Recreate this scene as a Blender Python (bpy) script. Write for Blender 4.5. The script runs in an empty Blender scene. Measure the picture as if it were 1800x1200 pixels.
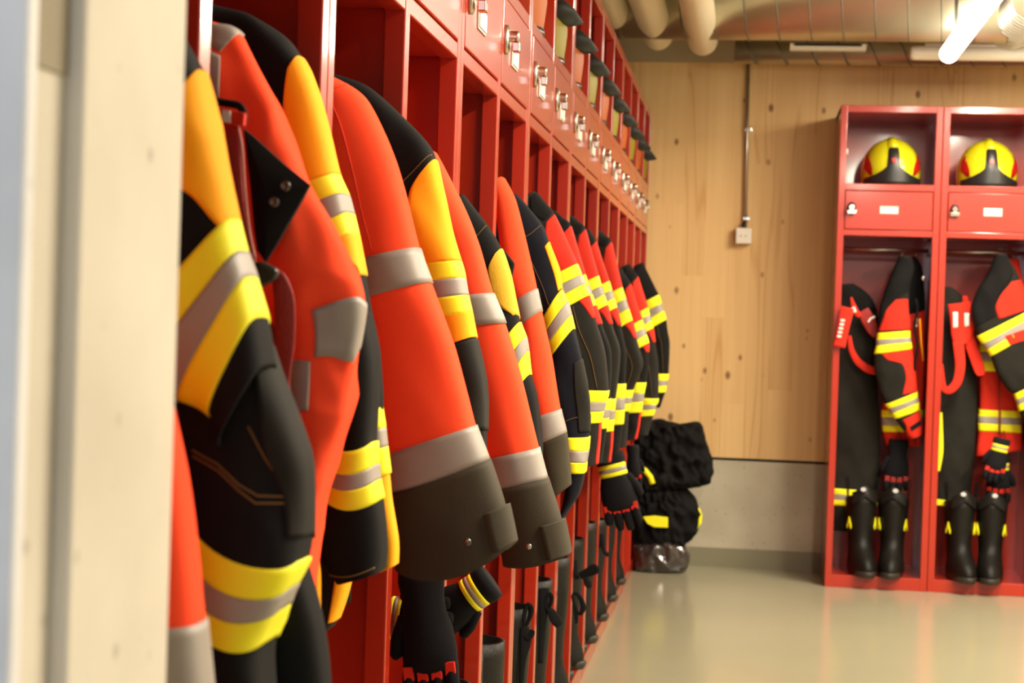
import bpy, bmesh, math, random
import numpy as np
from mathutils import Vector, Matrix, noise

# ---------------------------------------------------------------- camera, world, exposure
F, YAW, PIT, ROL, HC = 3026.3, .1356, -.0123, .0329, 1.1161
cy, sy = math.cos(YAW), math.sin(YAW)
FWD = np.array([-sy*math.cos(PIT), cy*math.cos(PIT), math.sin(PIT)])
_r = np.array([cy, sy, 0.]); _u = np.cross(_r, FWD)
RT = _r*math.cos(ROL)+_u*math.sin(ROL); UP = -_r*math.sin(ROL)+_u*math.cos(ROL)
CAM = np.array([0, 0, HC])
SC = bpy.context.scene; COL = SC.collection
cd = bpy.data.cameras.new('camera'); co = bpy.data.objects.new('camera', cd); COL.objects.link(co)
co.matrix_world = Matrix(((RT[0], UP[0], -FWD[0], CAM[0]), (RT[1], UP[1], -FWD[1], CAM[1]), (RT[2], UP[2], -FWD[2], CAM[2]), (0, 0, 0, 1)))
cd.sensor_width = 36; cd.lens = F/1800*36; cd.clip_start = .05
cd.dof.use_dof = True; cd.dof.focus_distance = 2.75; cd.dof.aperture_fstop = 9.0
SC.camera = co
SC.view_settings.view_transform = 'Standard'; SC.view_settings.look = 'None'
SC.view_settings.gamma = 1; SC.view_settings.use_curve_mapping = False
SC.view_settings.exposure = -0.12
W = bpy.data.worlds.new('world'); SC.world = W; W.use_nodes = True
W.node_tree.nodes['Background'].inputs[0].default_value = (1, .93, .82, 1)
W.node_tree.nodes['Background'].inputs[1].default_value = .24
def area(name, loc, rot, sx, sy_, power, col):
    l = bpy.data.lights.new(name, 'AREA'); l.shape = 'RECTANGLE'; l.size = sx; l.size_y = sy_; l.energy = power; l.color = col
    o = bpy.data.objects.new(name, l); o.location = loc; o.rotation_euler = rot; COL.objects.link(o); return o
WARM = (1, .86, .66)
# light of the tube lamps, one of them added for post glare (the tubes themselves are built below)
area('tube_light_aisle', (.80, 2.6, 2.30), (0, 0, 0), .10, 1.5, 104, WARM)
area('added_tube_light', (1.13, 6.4, 2.27), (0, 0, 0), .10, 1.5, 70, WARM)  # goes with the added tube outside the view
area('tube_light_right', (2.3, 5.6, 2.30), (0, 0, 0), .10, 1.5, 125, WARM)
area('tube_light_right_near', (2.3, 2.6, 2.30), (0, 0, 0), .10, 1.5, 110, WARM)
area('doorway_daylight', (-.45, -1.6, 1.7), (math.radians(80), 0, 0), 1.6, 1.6, 34, (.88, .93, 1))

def at(px, py, Y):
    d = FWD + RT*((px-900)/F) - UP*((py-600)/F)
    p = CAM + d*(Y/d[1]); return p
def proj(P):
    d = P-CAM; w = d@FWD
    return np.stack([900+F*(d@RT)/w, 600-F*(d@UP)/w], -1)

# ---------------------------------------------------------------- materials
MATS = {}
def mat(name, col, rough=.5, metal=0, bump=0, bscale=400, var=0, vscale=8, coat=0, emit=None, estr=0, alpha=None, trans=0, spec=.5, weave=False, noise_col=None):
    if name in MATS: return MATS[name]
    m = bpy.data.materials.new(name); m.use_nodes = True; nt = m.node_tree; N = nt.nodes; b = N['Principled BSDF']
    b.inputs['Base Color'].default_value = (*col, 1); b.inputs['Roughness'].default_value = rough; b.inputs['Metallic'].default_value = metal
    b.inputs['Coat Weight'].default_value = coat; b.inputs['Coat Roughness'].default_value = .10; b.inputs['Specular IOR Level'].default_value = spec
    b.inputs['Transmission Weight'].default_value = trans
    if emit: b.inputs['Emission Color'].default_value = (*emit, 1); b.inputs['Emission Strength'].default_value = estr
    tc = N.new('ShaderNodeTexCoord')
    if var:
        n = N.new('ShaderNodeTexNoise'); n.inputs['Scale'].default_value = vscale; n.inputs['Detail'].default_value = 5
        nt.links.new(tc.outputs['Object'], n.inputs['Vector'])
        r = N.new('ShaderNodeValToRGB'); c2 = noise_col or tuple(c*(1-var) for c in col)
        r.color_ramp.elements[0].color = (*c2, 1); r.color_ramp.elements[1].color = (*[min(1, c*(1+var*.6)) for c in col], 1)
        r.color_ramp.elements[0].position = .32; r.color_ramp.elements[1].position = .68
        nt.links.new(n.outputs['Fac'], r.inputs['Fac']); nt.links.new(r.outputs['Color'], b.inputs['Base Color'])
    if bump:
        if weave:
            n = N.new('ShaderNodeTexWave'); n.inputs['Scale'].default_value = bscale; n.bands_direction = 'Z'
        else:
            n = N.new('ShaderNodeTexNoise'); n.inputs['Scale'].default_value = bscale; n.inputs['Detail'].default_value = 3
        nt.links.new(tc.outputs['Object'], n.inputs['Vector'])
        bp = N.new('ShaderNodeBump'); bp.inputs['Strength'].default_value = bump; bp.inputs['Distance'].default_value = .002
        nt.links.new(n.outputs['Fac'], bp.inputs['Height']); nt.links.new(bp.outputs['Normal'], b.inputs['Normal'])
    MATS[name] = m; return m
RED = mat('red_powder_coat', (.40, .021, .005), .30, coat=.75, bump=.03, bscale=900, spec=.5)
BLACKF = mat('black_fabric', (.0065, .0062, .0065), .85, bump=.14, var=.25, vscale=12, spec=.15)
NAVY = mat('navy_fabric', (.006, .0068, .012), .85, bump=.14, var=.2, vscale=12, spec=.15)
OLIVE = mat('charcoal_coated_fabric', (.0125, .0115, .0085), .8, bump=.14, var=.3, vscale=10, spec=.2)
CUFF = mat('brown_black_cuff_fabric', (.037, .029, .015), .75, bump=.16, var=.2, vscale=10, spec=.3)
ORANGE = mat('fluorescent_orange_fabric', (1.0, .082, .030), .85, bump=.08, var=.05, spec=.05)
YELLOW = mat('golden_yellow_fabric', (.95, .39, .006), .8, bump=.12, var=.08, spec=.2)
LIME = mat('lime_reflective_fabric', (.90, .86, .012), .6, bump=.18, bscale=260, weave=True, spec=.3)
GREY = mat('grey_reflective_tape', (.29, .255, .225), .5, bump=.12, bscale=260, weave=True)
REDF = mat('red_fabric', (.62, .026, .012), .8, bump=.14, var=.12, spec=.2)
DRED = mat('dark_red_webbing', (.30, .010, .006), .6, bump=.4, bscale=200)
WHITE = mat('white_print', (.75, .70, .66), .6)
CHROME = mat('chrome', (.75, .72, .64), .18, metal=1)
STEEL = mat('brushed_steel', (.50, .47, .40), .35, metal=1)
DUCT = mat('galvanised_duct', (.62, .58, .42), .33, metal=.75, var=.12, vscale=3)
LABEL = mat('paper_label', (.85, .80, .70), .5)
RUBBER = mat('black_rubber', (.014, .012, .010), .5, bump=.2, bscale=300)
LEATHER = mat('black_boot_leather', (.005, .0045, .0035), .5, spec=.25, bump=.5, bscale=180, var=.2)
SOLE = mat('boot_sole', (.028, .024, .018), .55)
HELM = mat('helmet_lime_shell', (.62, .60, .012), .22, coat=.6)
PLASTIC = mat('black_helmet_plastic', (.012, .012, .012), .35)
ORH = mat('helmet_shell_bounce_orange', (.36, .075, .003), .6)  # colour holds yellow light bounced off red panels, darkened for shelf shade
LMH = mat('helmet_lime_shell_shaded', (.22, .18, .004), .6)  # matt lime shell with the compartment shade put into its colour
HRED = mat('helmet_red_flash', (.45, .010, .010), .35)
CURT = mat('dark_grey_neck_cloth', (.014, .016, .014), .6, bump=.2)
PIPE = mat('cream_pipe_jacket', (.72, .64, .46), .45)
STITCH = mat('amber_stitching', (.12, .065, .010), .85)
BAG = mat('clear_plastic_bag_film', (.035, .028, .026), .12, coat=.8, bump=.9, bscale=14)
TUBE = mat('lit_tube', (1, .95, .85), .4, emit=(1, .93, .78), estr=24)
LAMPW = mat('lamp_housing_white', (.9, .85, .72), .4)
WHITEBOX = mat('white_switch_box', (.78, .74, .66), .45)
GLOVE = mat('glove_black', (.007, .007, .009), .85, bump=.2, spec=.15)
EDGE = mat('dark_joint', (.015, .012, .010), .9)

def wood():
    m = bpy.data.materials.new('spruce_panel'); m.use_nodes = True; nt = m.node_tree; N = nt.nodes; L = nt.links; b = N['Principled BSDF']
    b.inputs['Roughness'].default_value = .55; b.inputs['Specular IOR Level'].default_value = .3
    tc = N.new('ShaderNodeTexCoord'); sp = N.new('ShaderNodeSeparateXYZ'); L.new(tc.outputs['Object'], sp.inputs[0])
    def M(op, a, c, d=None):
        n = N.new('ShaderNodeMath'); n.operation = op
        for i, v in enumerate((a, c, d)):
            if v is None: continue
            if isinstance(v, (int, float)): n.inputs[i].default_value = v
            else: L.new(v, n.inputs[i])
        return n.outputs[0]
    # boards 0.115 m wide, staggered boards in length
    col = M('FLOOR', M('DIVIDE', sp.outputs[0], .105), 0)
    wn0 = N.new('ShaderNodeTexWhiteNoise'); wn0.noise_dimensions = '1D'; L.new(col, wn0.inputs['W'])
    row = M('FLOOR', M('ADD', M('DIVIDE', sp.outputs[2], 1.5), M('MULTIPLY', wn0.outputs['Value'], 3)), 0)
    cid = M('ADD', M('MULTIPLY', col, 7.31), M('MULTIPLY', row, 3.17))
    wn = N.new('ShaderNodeTexWhiteNoise'); wn.noise_dimensions = '1D'; L.new(cid, wn.inputs['W'])
    cb = N.new('ShaderNodeCombineXYZ'); L.new(M('MULTIPLY', sp.outputs[0], 30), cb.inputs[0]); L.new(M('MULTIPLY', cid, 9), cb.inputs[1]); L.new(M('MULTIPLY', sp.outputs[2], .9), cb.inputs[2])
    g = N.new('ShaderNodeTexNoise'); g.inputs['Scale'].default_value = 1; g.inputs['Detail'].default_value = 4; g.inputs['Distortion'].default_value = .6; L.new(cb.outputs[0], g.inputs['Vector'])
    cb2 = N.new('ShaderNodeCombineXYZ'); L.new(M('MULTIPLY', sp.outputs[0], 7), cb2.inputs[0]); L.new(M('MULTIPLY', cid, 5), cb2.inputs[1]); L.new(M('MULTIPLY', sp.outputs[2], .5), cb2.inputs[2])
    w = N.new('ShaderNodeTexNoise'); w.inputs['Scale'].default_value = 1; w.inputs['Detail'].default_value = 1; L.new(cb2.outputs[0], w.inputs['Vector'])
    ring = M('SINE', M('MULTIPLY', w.outputs['Fac'], 70), 0)
    ringl = M('MULTIPLY', M('POWER', M('MAXIMUM', ring, 0), 3), M('MULTIPLY', M('GREATER_THAN', wn.outputs['Value'], .62), .34))
    fac = M('ADD', M('MULTIPLY', g.outputs['Fac'], .55), M('ADD', M('MULTIPLY', wn.outputs['Value'], .2), ringl))
    r = N.new('ShaderNodeValToRGB'); e = r.color_ramp.elements
    e[0].position = .2; e[0].color = (.76, .52, .24, 1); e[1].position = .95; e[1].color = (.56, .31, .11, 1); L.new(fac, r.inputs['Fac'])
    # knots
    kc = N.new('ShaderNodeCombineXYZ'); L.new(M('MULTIPLY', sp.outputs[0], 12), kc.inputs[0]); L.new(M('MULTIPLY', sp.outputs[2], 7.5), kc.inputs[2])
    v = N.new('ShaderNodeTexVoronoi'); v.inputs['Scale'].default_value = 1; L.new(kc.outputs[0], v.inputs['Vector'])
    sc = N.new('ShaderNodeSeparateColor'); L.new(v.outputs['Color'], sc.inputs[0])
    rad = M('MULTIPLY', M('MAXIMUM', M('SUBTRACT', sc.outputs[0], .25), 0), .15)
    kn = N.new('ShaderNodeMapRange'); L.new(M('SUBTRACT', v.outputs['Distance'], rad), kn.inputs['Value'])
    kn.inputs['From Min'].default_value = .09; kn.inputs['From Max'].default_value = -.01; kn.inputs['To Min'].default_value = 0; kn.inputs['To Max'].default_value = .85
    kk = M('MULTIPLY', kn.outputs[0], M('GREATER_THAN', sc.outputs[0], .25))
    mx = N.new('ShaderNodeMix'); mx.data_type = 'RGBA'; L.new(kk, mx.inputs['Factor']); L.new(r.outputs['Color'], mx.inputs['A']); mx.inputs['B'].default_value = (.17, .065, .018, 1)
    L.new(mx.outputs['Result'], b.inputs['Base Color'])
    return m
def concrete(name, c1, c2, scale=3, pits=True, rough=.8):
    m = bpy.data.materials.new(name); m.use_nodes = True; nt = m.node_tree; N = nt.nodes; L = nt.links; b = N['Principled BSDF']; b.inputs['Roughness'].default_value = rough
    tc = N.new('ShaderNodeTexCoord'); n = N.new('ShaderNodeTexNoise'); n.inputs['Scale'].default_value = scale; n.inputs['Detail'].default_value = 8; L.new(tc.outputs['Object'], n.inputs['Vector'])
    r = N.new('ShaderNodeValToRGB'); r.color_ramp.elements[0].position = .3; r.color_ramp.elements[1].position = .7
    r.color_ramp.elements[0].color = (*c1, 1); r.color_ramp.elements[1].color = (*c2, 1); L.new(n.outputs['Fac'], r.inputs['Fac'])
    v = N.new('ShaderNodeTexVoronoi'); v.inputs['Scale'].default_value = 26; L.new(tc.outputs['Object'], v.inputs['Vector'])
    mp = N.new('ShaderNodeMapRange'); L.new(v.outputs['Distance'], mp.inputs['Value']); mp.inputs['From Min'].default_value = .05; mp.inputs['From Max'].default_value = .16; mp.inputs['To Min'].default_value = .55 if pits else 0.; mp.inputs['To Max'].default_value = 0
    mx = N.new('ShaderNodeMix'); mx.data_type = 'RGBA'; L.new(mp.outputs[0], mx.inputs['Factor']); L.new(r.outputs['Color'], mx.inputs['A']); mx.inputs['B'].default_value = (*[c*.45 for c in c1], 1)
    L.new(mx.outputs['Result'], b.inputs['Base Color'])
    bp = N.new('ShaderNodeBump'); bp.inputs['Strength'].default_value = .25; bp.inputs['Distance'].default_value = .004; L.new(n.outputs['Fac'], bp.inputs['Height']); L.new(bp.outputs['Normal'], b.inputs['Normal'])
    return m
WOOD = wood()
CONC = concrete('grey_beige_concrete', (.40, .36, .27), (.54, .49, .38), 4)
LAMPLIT = concrete('lamplit_concrete', (.56, .515, .43), (.68, .635, .54), 6)  # reveal concrete, warm lamplight put into its colour
DAYLIT = concrete('daylit_concrete', (.66, .67, .69), (.82, .83, .85), 9)  # same concrete on the front face, cool daylight put into its colour
BEIGE = concrete('brown_beige_soffit', (.36, .28, .17), (.44, .35, .22), 2, False)
FLOORM = concrete('green_grey_epoxy', (.31, .295, .20), (.34, .325, .225), 1.2, False, .17)
SKIRT = concrete('green_grey_skirting', (.20, .19, .12), (.23, .215, .14), 2, False, .5)

# ---------------------------------------------------------------- helpers
def link(name, me, m, parent=None, kind=None, label=None, smooth=True):
    o = bpy.data.objects.new(name, me); COL.objects.link(o)
    if m is not None: me.materials.append(m)
    if parent is not None: o.parent = parent; o.matrix_parent_inverse = parent.matrix_basis.inverted()
    if kind: o['kind'] = kind
    if label: o['label'] = label
    if smooth and len(me.polygons): me.polygons.foreach_set('use_smooth', [True]*len(me.polygons))
    return o
def thing(name, label, cat, loc=(0, 0, 0), group=None):
    o = bpy.data.objects.new(name, None); COL.objects.link(o); o.location = loc; o.empty_display_size = .05
    o['label'] = label; o['category'] = cat
    if group: o['group'] = group
    o.matrix_basis = Matrix.Translation(loc)
    return o
def tag(o, label, cat, group=None):
    o['label'] = label; o['category'] = cat
    if group: o['group'] = group
    return o
class MB:
    def __init__(s): s.v = []; s.f = []
    def box(s, x0, x1, y0, y1, z0, z1):
        i = len(s.v); s.v += [(x, y, z) for z in (z0, z1) for y in (y0, y1) for x in (x0, x1)]
        s.f += [tuple(i+k for k in q) for q in ((0, 2, 3, 1), (4, 5, 7, 6), (0, 1, 5, 4), (2, 6, 7, 3), (0, 4, 6, 2), (1, 3, 7, 5))]; return s
    def rings(s, R, close=True, cap0=True, cap1=True):
        i0 = len(s.v); n = len(R[0])
        for r in R: s.v += [tuple(p) for p in r]
        for k in range(len(R)-1):
            for j in range(n if close else n-1):
                a = i0+k*n+j; b = i0+k*n+(j+1) % n; s.f.append((a, b, b+n, a+n))
        if close:
            if cap0: s.f.append(tuple(i0+j for j in reversed(range(n))))
            if cap1: s.f.append(tuple(i0+(len(R)-1)*n+j for j in range(n)))
        return s
    def tube(s, pts, r, n=10, flat=None, cap=True):
        P = [Vector(p) for p in pts]; R = []; rr = r if hasattr(r, '__len__') else [r]*len(P)
        t = (P[1]-P[0]).normalized(); nn = t.orthogonal().normalized() if flat is None else Vector(flat)
        for k, p in enumerate(P):
            t = (P[min(k+1, len(P)-1)]-P[max(k-1, 0)]).normalized()
            nn = (nn-t*nn.dot(t)).normalized(); bb = t.cross(nn)
            a, b = (rr[k] if hasattr(rr[k], '__len__') else (rr[k], rr[k]))
            R.append([p+nn*a*math.cos(q)+bb*b*math.sin(q) for q in (2*math.pi*j/n for j in range(n))])
        return s.rings(R, True, cap, cap)
    def lathe(s, prof, c, axis='y', n=20):
        R = []
        for h, r in prof:
            ring = []
            for j in range(n):
                q = 2*math.pi*j/n; a, b = r*math.cos(q), r*math.sin(q)
                ring.append({'y': (c[0]+a, c[1]+h, c[2]-b), 'x': (c[0]+h, c[1]+a, c[2]+b), 'z': (c[0]+a, c[1]+b, c[2]+h)}[axis])
            R.append(ring)
        return s.rings(R)
    def prism(s, poly, th, nrm):
        """polygon (list of 3D points) thickened along nrm"""
        i = len(s.v); n = len(poly); nv = Vector(nrm)*th
        s.v += [tuple(Vector(p)-nv/2) for p in poly]+[tuple(Vector(p)+nv/2) for p in poly]
        s.f += [tuple(i+j for j in range(n)), tuple(i+n+j for j in reversed(range(n)))]
        s.f += [(i+j, i+n+j, i+n+(j+1) % n, i+(j+1) % n) for j in range(n)]; return s
    def build(s, name, m, parent=None, bevel=0, smooth=False, sub=0, **k):
        me = bpy.data.meshes.new(name); me.from_pydata(s.v, [], s.f); bm = bmesh.new(); bm.from_mesh(me)
        bmesh.ops.recalc_face_normals(bm, faces=bm.faces); bm.to_mesh(me); bm.free()
        o = link(name, me, m, parent, smooth=smooth, **k)
        if bevel:
            md = o.modifiers.new('b', 'BEVEL'); md.width = bevel; md.segments = 2; md.limit_method = 'ANGLE'
        if sub:
            md = o.modifiers.new('s', 'SUBSURF'); md.levels = sub; md.render_levels = sub
        return o
def crom(A, s):
    A = np.asarray(A, float); n = len(A); s = np.clip(np.asarray(s, float), 0, n-1-1e-9); i = s.astype(int); t = (s-i)
    g = lambda k: A[np.clip(k, 0, n-1)]
    t = t.reshape(t.shape+(1,)*(A.ndim-1))
    p0, p1, p2, p3 = g(i-1), g(i), g(i+1), g(i+2)
    m1, m2 = (p2-p0)*.42, (p3-p1)*.42
    return p1*(2*t**3-3*t**2+1)+m1*(t**3-2*t**2+t)+p2*(-2*t**3+3*t**2)+m2*(t**3-t**2)

def stitch(c, pts, parent, r=.0008, m=None, double=.0):
    T = np.linspace(0, len(pts)-1, (len(pts)-1)*6+1); q = crom(np.array([(a, math.acos(1-2*u)) for a, u in pts]), T)
    b = MB(); b.tube([tuple(p) for p in c.pos(q[:, 0], q[:, 1], .0012)], r, 6); return b.build('stitching', m or STITCH, parent, smooth=True)
class Cloth:
    """A tube of cloth hanging in the plane y=Y: stations give the two edges of the garment, th its half thickness."""
    def __init__(s, st, Y, th=.04, sag=None, amp=.004, seed=0, dia=1., slant=0):
        pt = lambda px, py: at(px, py, Y)
        s.L = np.array([pt(a[0], a[1]) for a in st]); s.R = np.array([pt(a[2], a[3]) for a in st])
        s.n = len(st); s.th = np.array(th if hasattr(th, '__len__') else [th]*s.n, float)
        s.sag = np.array(sag if sag is not None else [0]*s.n, float); s.amp = amp; s.seed = seed; s.dia = dia; s.Y = Y; s._g = None
    def pos(s, S, A, off=0):
        S = np.asarray(S, float); A = np.asarray(A, float); off = np.broadcast_to(np.asarray(off, float), S.shape)
        L = crom(s.L, S); R = crom(s.R, S); th = crom(s.th, S); sg = crom(s.sag, S)
        C = (L+R)/2; H = (R-L)/2; hn = np.linalg.norm(H, axis=-1, keepdims=True)+1e-9; Hh = H/hn
        ca, sa = np.cos(A), np.sin(A); sa_ = np.sign(sa)*np.abs(sa)**.55*.8
        P = C - H*ca[..., None] - np.array([0, 1, 0])*(th*sa_)[..., None] - np.array([0, 0, 1])*(sg*sa**2)[..., None]
        nrm = -Hh*ca[..., None] - np.array([0, 1, 0])*sa[..., None]
        if s.amp:
            Q = P.reshape(-1, 3); d = np.empty(len(Q)); k = s.seed*7.7; dd = s.dia
            for i, q in enumerate(Q):
                a = noise.noise(Vector((q[0]*11*dd+q[2]*5*dd+k, q[1]*6, q[2]*6*dd-q[0]*4*dd+k)))
                c = noise.noise(Vector((q[0]*30*dd+q[2]*9+k, q[1]*9, q[2]*13*dd+k)))
                d[i] = (1-abs(a)*2.2)*.9+c*.55
            d = d.reshape(P.shape[:-1])*s.amp*np.clip(np.abs(sa)*1.6, .25, 1)
            P = P+nrm*d[..., None]
        return P+nrm*off[..., None]
    def mesh(s, name, m, parent=None, s0=0, s1=None, off=0, ns=None, na=44, end='open', **k):
        s1 = s.n-1 if s1 is None else s1; ns = ns or max(8, int((s1-s0)*8))
        S = np.linspace(s0, s1, ns+1); A = np.arange(na)*2*math.pi/na
        SS, AA = np.meshgrid(S, A, indexing='ij'); P = s.pos(SS, AA, off)
        rings = [list(map(tuple, r)) for r in P]
        if end == 'open':
            c = P[-1].mean(0); up = s.pos(max(s1-.5, s0)*np.ones(na), A, off)
            r1 = c+(P[-1]-c)*.93; r2 = c+(up-P[-1]).mean(0)*1.0+(P[-1]-c)*.86
            rings += [list(map(tuple, r1)), list(map(tuple, r2))]
        return MB().rings(rings).build(name, m, parent, smooth=True, **k)
    def band(s, name, m, s0, s1, parent, off=.002, na=44, ns=None, **k):
        S = np.linspace(s0, s1, (ns or max(3, int((s1-s0)*6)))+1); S = np.concatenate([[s0], S, [s1]]); O = np.full(len(S), off); O[0] = O[-1] = -.0015
        A = np.arange(na)*2*math.pi/na; SS, AA = np.meshgrid(S, A, indexing='ij')
        P = s.pos(SS, AA, np.repeat(O[:, None], na, 1))
        return MB().rings([list(map(tuple, r)) for r in P], True, False, False).build(name, m, parent, smooth=True, **k)
    def inv(s, px, py):
        if s._g is None:
            S = np.linspace(0, s.n-1, 50*s.n); A = np.linspace(0, math.pi, 90); SS, AA = np.meshgrid(S, A, indexing='ij')
            a = s.amp; s.amp = 0; P = s.pos(SS, AA); s.amp = a
            s._g = (proj(P.reshape(-1, 3)), SS.ravel(), AA.ravel())
        G, SS, AA = s._g; i = np.argmin((G[:, 0]-px)**2+(G[:, 1]-py)**2); S_, A_ = SS[i], AA[i]
        if A_ > math.pi*.955: A_ = math.pi*1.22
        if A_ < math.pi*.045: A_ = -math.pi*.22
        return S_, A_
    def patch(s, name, m, rows, parent, off=.0022, nc=18, **k):
        rr = [(s.inv(*a), s.inv(*b)) for a, b in rows]; n = len(rr)
        T = np.linspace(0, n-1, (n-1)*7+1); X = crom(np.array([[a[0], a[1], b[0], b[1]] for a, b in rr]), T) if n > 2 else np.array([[*rr[0][0], *rr[0][1]]])*(1-T[:, None])+np.array([[*rr[1][0], *rr[1][1]]])*T[:, None]
        U = np.linspace(0, 1, nc); S = X[:, 0:1]*(1-U)+X[:, 2:3]*U; A = X[:, 1:2]*(1-U)+X[:, 3:4]*U; O = np.full(S.shape, off)
        S = np.pad(S, 1, mode='edge'); A = np.pad(A, 1, mode='edge'); O = np.pad(O, 1, constant_values=-.0015)
        P = s.pos(np.clip(S, 0, s.n-1), A, O)
        return MB().rings([list(map(tuple, r)) for r in P], False).build(name, m, parent, smooth=True, **k)

def blob(name, m, c, r, parent=None, amp=.25, seed=0, freq=2.2, sub=5, flat=0, **k):
    bm = bmesh.new(); bmesh.ops.create_icosphere(bm, subdivisions=sub, radius=1)
    for v in bm.verts:
        p = v.co.copy(); q = Vector((p.x*1.3+p.z*.8, p.y*1.5, p.z*2.6-p.x*1.1))*(freq/2.2)+Vector((seed*3.1, seed*1.7, seed))
        d = 1-abs(noise.noise(q))*2; d2 = 1-abs(noise.noise(q*2.3+Vector((5, 2, 1))))*2; d3 = noise.noise(q*3.5)
        f = 1+amp*(d*.55+d2*.28+d3*.12-.3)
        sq = Vector([math.copysign(abs(t)**.75, t) for t in p])
        v.co = Vector((sq.x*r[0]*f, sq.y*r[1]*f, sq.z*r[2]*f))
        if flat and v.co.z < -r[2]*flat: v.co.z = -r[2]*flat
        v.co += Vector(c)
    me = bpy.data.meshes.new(name); bm.to_mesh(me); bm.free()
    return link(name, me, m, parent, **k)

# ---------------------------------------------------------------- room shell
YW, ZT = 8.0755, 2.344
XF = -.4765; H = 2.1; PW = .4376; Y0 = 3.6407; ZB = .054; Z1, Z2, Z3, Z4 = 1.534, 1.56, 1.731, 1.76
def struct(name, m, *bx, bevel=0):
    b = MB()
    for q in bx: b.box(*q)
    return b.build(name, m, kind='structure', bevel=bevel)
struct('floor', FLOORM, (-3, 5, -3, 8.6, -.1, 0))
struct('wall_back', WOOD, (-1.2, 4.5, YW, YW+.2, .51, ZT))
struct('trim_1', EDGE, (-1.2, 4.5, YW+.012, YW+.2, .495, .512))
struct('wall_back_base', CONC, (-1.2, 4.5, YW+.002, YW+.2, 0, .497))
struct('baseboard_back', SKIRT, (-1.0, 4.5, YW-.008, YW+.01, 0, .088))
struct('trim_2', BEIGE, (-1.2, 4.5, YW-.03, YW+.2, ZT, 2.85))
struct('ceiling', BEIGE, (-1.2, 4.5, .9, YW+.2, 2.85, 3.0))
struct('wall_left', CONC, (-1.2, -1.0, .96, YW+.2, 0, 2.9))
struct('wall_right', CONC, (3.6, 3.8, .9, YW+.2, 0, 2.9))
# doorway end nearest the camera
def px_x(px, Y, py=600): return float(at(px, py, Y)[0])
def lean(name, m, pxa, pxb, Ya, Yb, **k):
    b = MB(); x0, x1 = px_x(pxa, Ya), px_x(pxb, Ya); b.box(x0, x1, Ya, Yb, 0, 2.6); return b.build(name, m, kind='structure', bevel=.006, **k)
XP = -.3395
struct('wall_near', DAYLIT, (-1.6, XP-.006, .785, .80, 0, 2.9), bevel=.003)
struct('wall_front', LAMPLIT, (-1.6, XP, .842, 1.0, 0, 2.9), bevel=.003)
struct('trim_3', LAMPLIT, (-1.6, XP-.010, .80, .842, 0, 2.9))
zz = float(at(100, 118, .81)[2]); struct('trim_4', concrete('grey_beige_rebate_patch', (.26, .22, .15), (.31, .27, .19), 8), (XP-.02, XP-.0085, .801, .841, zz, 2.8))  # darker patch on the upper part of the rebate
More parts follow.
